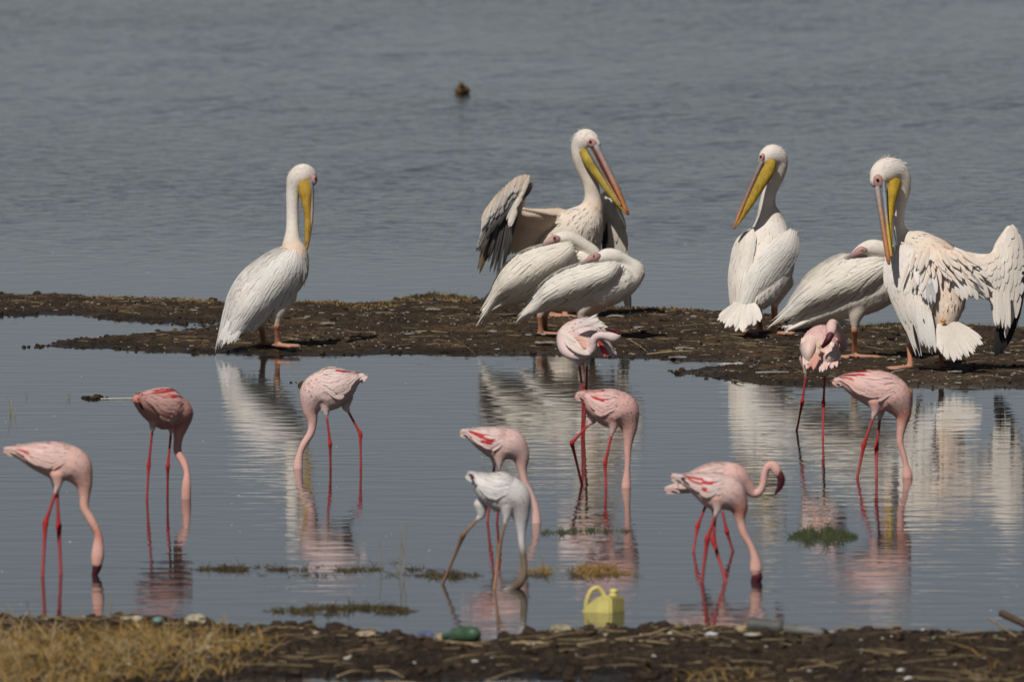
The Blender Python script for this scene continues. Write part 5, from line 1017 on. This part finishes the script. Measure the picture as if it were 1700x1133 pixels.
crumple('white_scrap', 222, 1027, .045, .03, .010, (0.50, 0.47, 0.42), 'whitish torn scrap behind the dry grass beside a teal scrap', 'scrap')
crumple('teal_scrap', 262, 1032, .022, .02, .014, (0.12, 0.22, 0.21), 'teal plastic scrap behind the dry grass', 'scrap')
crumple('blue_scrap', 706, 1040, .030, .03, .016, (0.11, 0.13, 0.26), 'crumpled blue plastic scrap beside the green bottle', 'scrap')
crumple('tan_scrap', 732, 1043, .022, .02, .014, (0.36, 0.27, 0.18), 'tan scrap between the blue plastic and the green bottle', 'scrap')
crumple('tan_scrap', 345, 1072, .03, .03, .008, (0.42, 0.36, 0.26), 'flat tan scrap lying in the dry grass edge', 'scrap')
# green bottle
ba = onbank(785, 1056, .026); bb = onbank(738, 1052, .028)
br = empty('green_bottle', ba); tag(br, 'dented green plastic bottle lying at the water edge', 'bottle')
gm = flat_mat('green_plastic', (0.06, 0.115, 0.065), .45, .4, .35, 30)
q = (bb-ba); V, F, _, _ = loft(np.linspace(0, .78, 10)[:, None]*q, np.array([.030, .031, .031, .027, .030, .031, .028, .029, .024, .016]), np.array([.030]*8+[.024, .016]), 14); mesh_obj('bottle_body', V, F, gm, br)
V, F, _, _ = loft(np.linspace(.74, 1, 4)[:, None]*q, [.013, .012, .012, .012], [.013, .012, .012, .012], 12); mesh_obj('bottle_neck', V, F, gm, br)
# yellow jug tipped over in the shallows
jb = ground(1003, 1017); jr = empty('yellow_jug', jb); tag(jr, 'pale yellow plastic jug with looped handle, half sunk in the shallows', 'jug')
ym = flat_mat('yellow_plastic', (0.66, 0.58, 0.20), .5, .4, .25, 14, .08)
J = lambda px, py, dy=0.0: at_depth(px, py, jb[1]+dy)-jb
def slab(profile, d0, d1, name, mat, bev=.005):
    import bmesh
    bm = bmesh.new(); f0 = [bm.verts.new(J(x, y, d0)) for x, y in profile]; f1 = [bm.verts.new(J(x, y, d1)+np.array([.0, 0, 0])) for x, y in profile]; n = len(profile)
    bm.faces.new(f0); bm.faces.new(list(reversed(f1)))
    for k in range(n): bm.faces.new((f0[(k+1) % n], f0[k], f1[k], f1[(k+1) % n]))
    bmesh.ops.recalc_face_normals(bm, faces=bm.faces); bmesh.ops.bevel(bm, geom=list(bm.edges), offset=bev, segments=2, affect='EDGES')
    me = bpy.data.meshes.new(name); bm.to_mesh(me); bm.free(); me.materials.append(mat); o = bpy.data.objects.new(name, me); COL.objects.link(o); o.parent = jr; return o
body = slab([(970, 1019), (984, 1006), (1000, 994), (1012, 989), (1030, 990), (1031, 1017), (1030, 1050), (976, 1050)], -.05, .05, 'jug_body', ym, .007)
body.rotation_euler = (0, 0, math.radians(-33))
V, F, _, _ = loft(cr(np.array([J(973, 1018), J(974, 1000), J(981, 983), J(990, 977), J(997, 980), J(1003, 990), J(1005, 998)]), np.linspace(0, 1, 22)), [.0095]*22, [.011]*22, 12); mesh_obj('handle', V, F, ym, jr)
V, F, _, _ = loft(np.array([J(1018, 995), J(1018.5, 988), J(1019, 983), J(1019, 979)]), [.018, .015, .0145, .0145], [.018, .015, .0145, .0145], 16, cap=.12); sp = mesh_obj('spout', V, F, ym, jr)
V, F, _, _ = loft(np.array([J(1019, 984), J(1019, 981)]), [.0165, .0165], [.0165, .0165], 16, cap=.1); mesh_obj('collar', V, F, ym, sp)

# ------------------------------------------------------------------ lone duck out on the lake
b = Bird('duck', 767, 155, 0.0, 'small brown duck floating alone far out on the open lake', 'duck', None, (0.02, .004, 150))
DB = (0.17, 0.115, 0.055)
b.tube([(771, 149, .10, 6, 6), (769, 150.5, .05, 10.5, 10), (767, 151.5, -.03, 11.5, 12), (766.5, 149, -.09, 8, 8), (766, 143, -.11, 4.2, 4.4), (765.5, 139.5, -.125, 4.2, 4.8, (0.16, 0.12, 0.06)), (765, 141, -.15, 2, 2.5, (0.14, 0.10, 0.05))], DB)
b.finish(.004)
b.horn('bill', [(765, 141.5, -.16, 1.4, 1.8), (764.5, 142.5, -.20, 1, 1.8)], col=(0.10, 0.08, 0.05))
for sd in (-1, 1): b.horn('wing', [(767+sd*6, 149, -.06, 3.5, 5), (768+sd*6.5, 150, .03, 3.4, 7), (769+sd*3, 149, .11, 1.2, 3)], col=(0.14, 0.09, 0.045), mat=M_FEATHER)
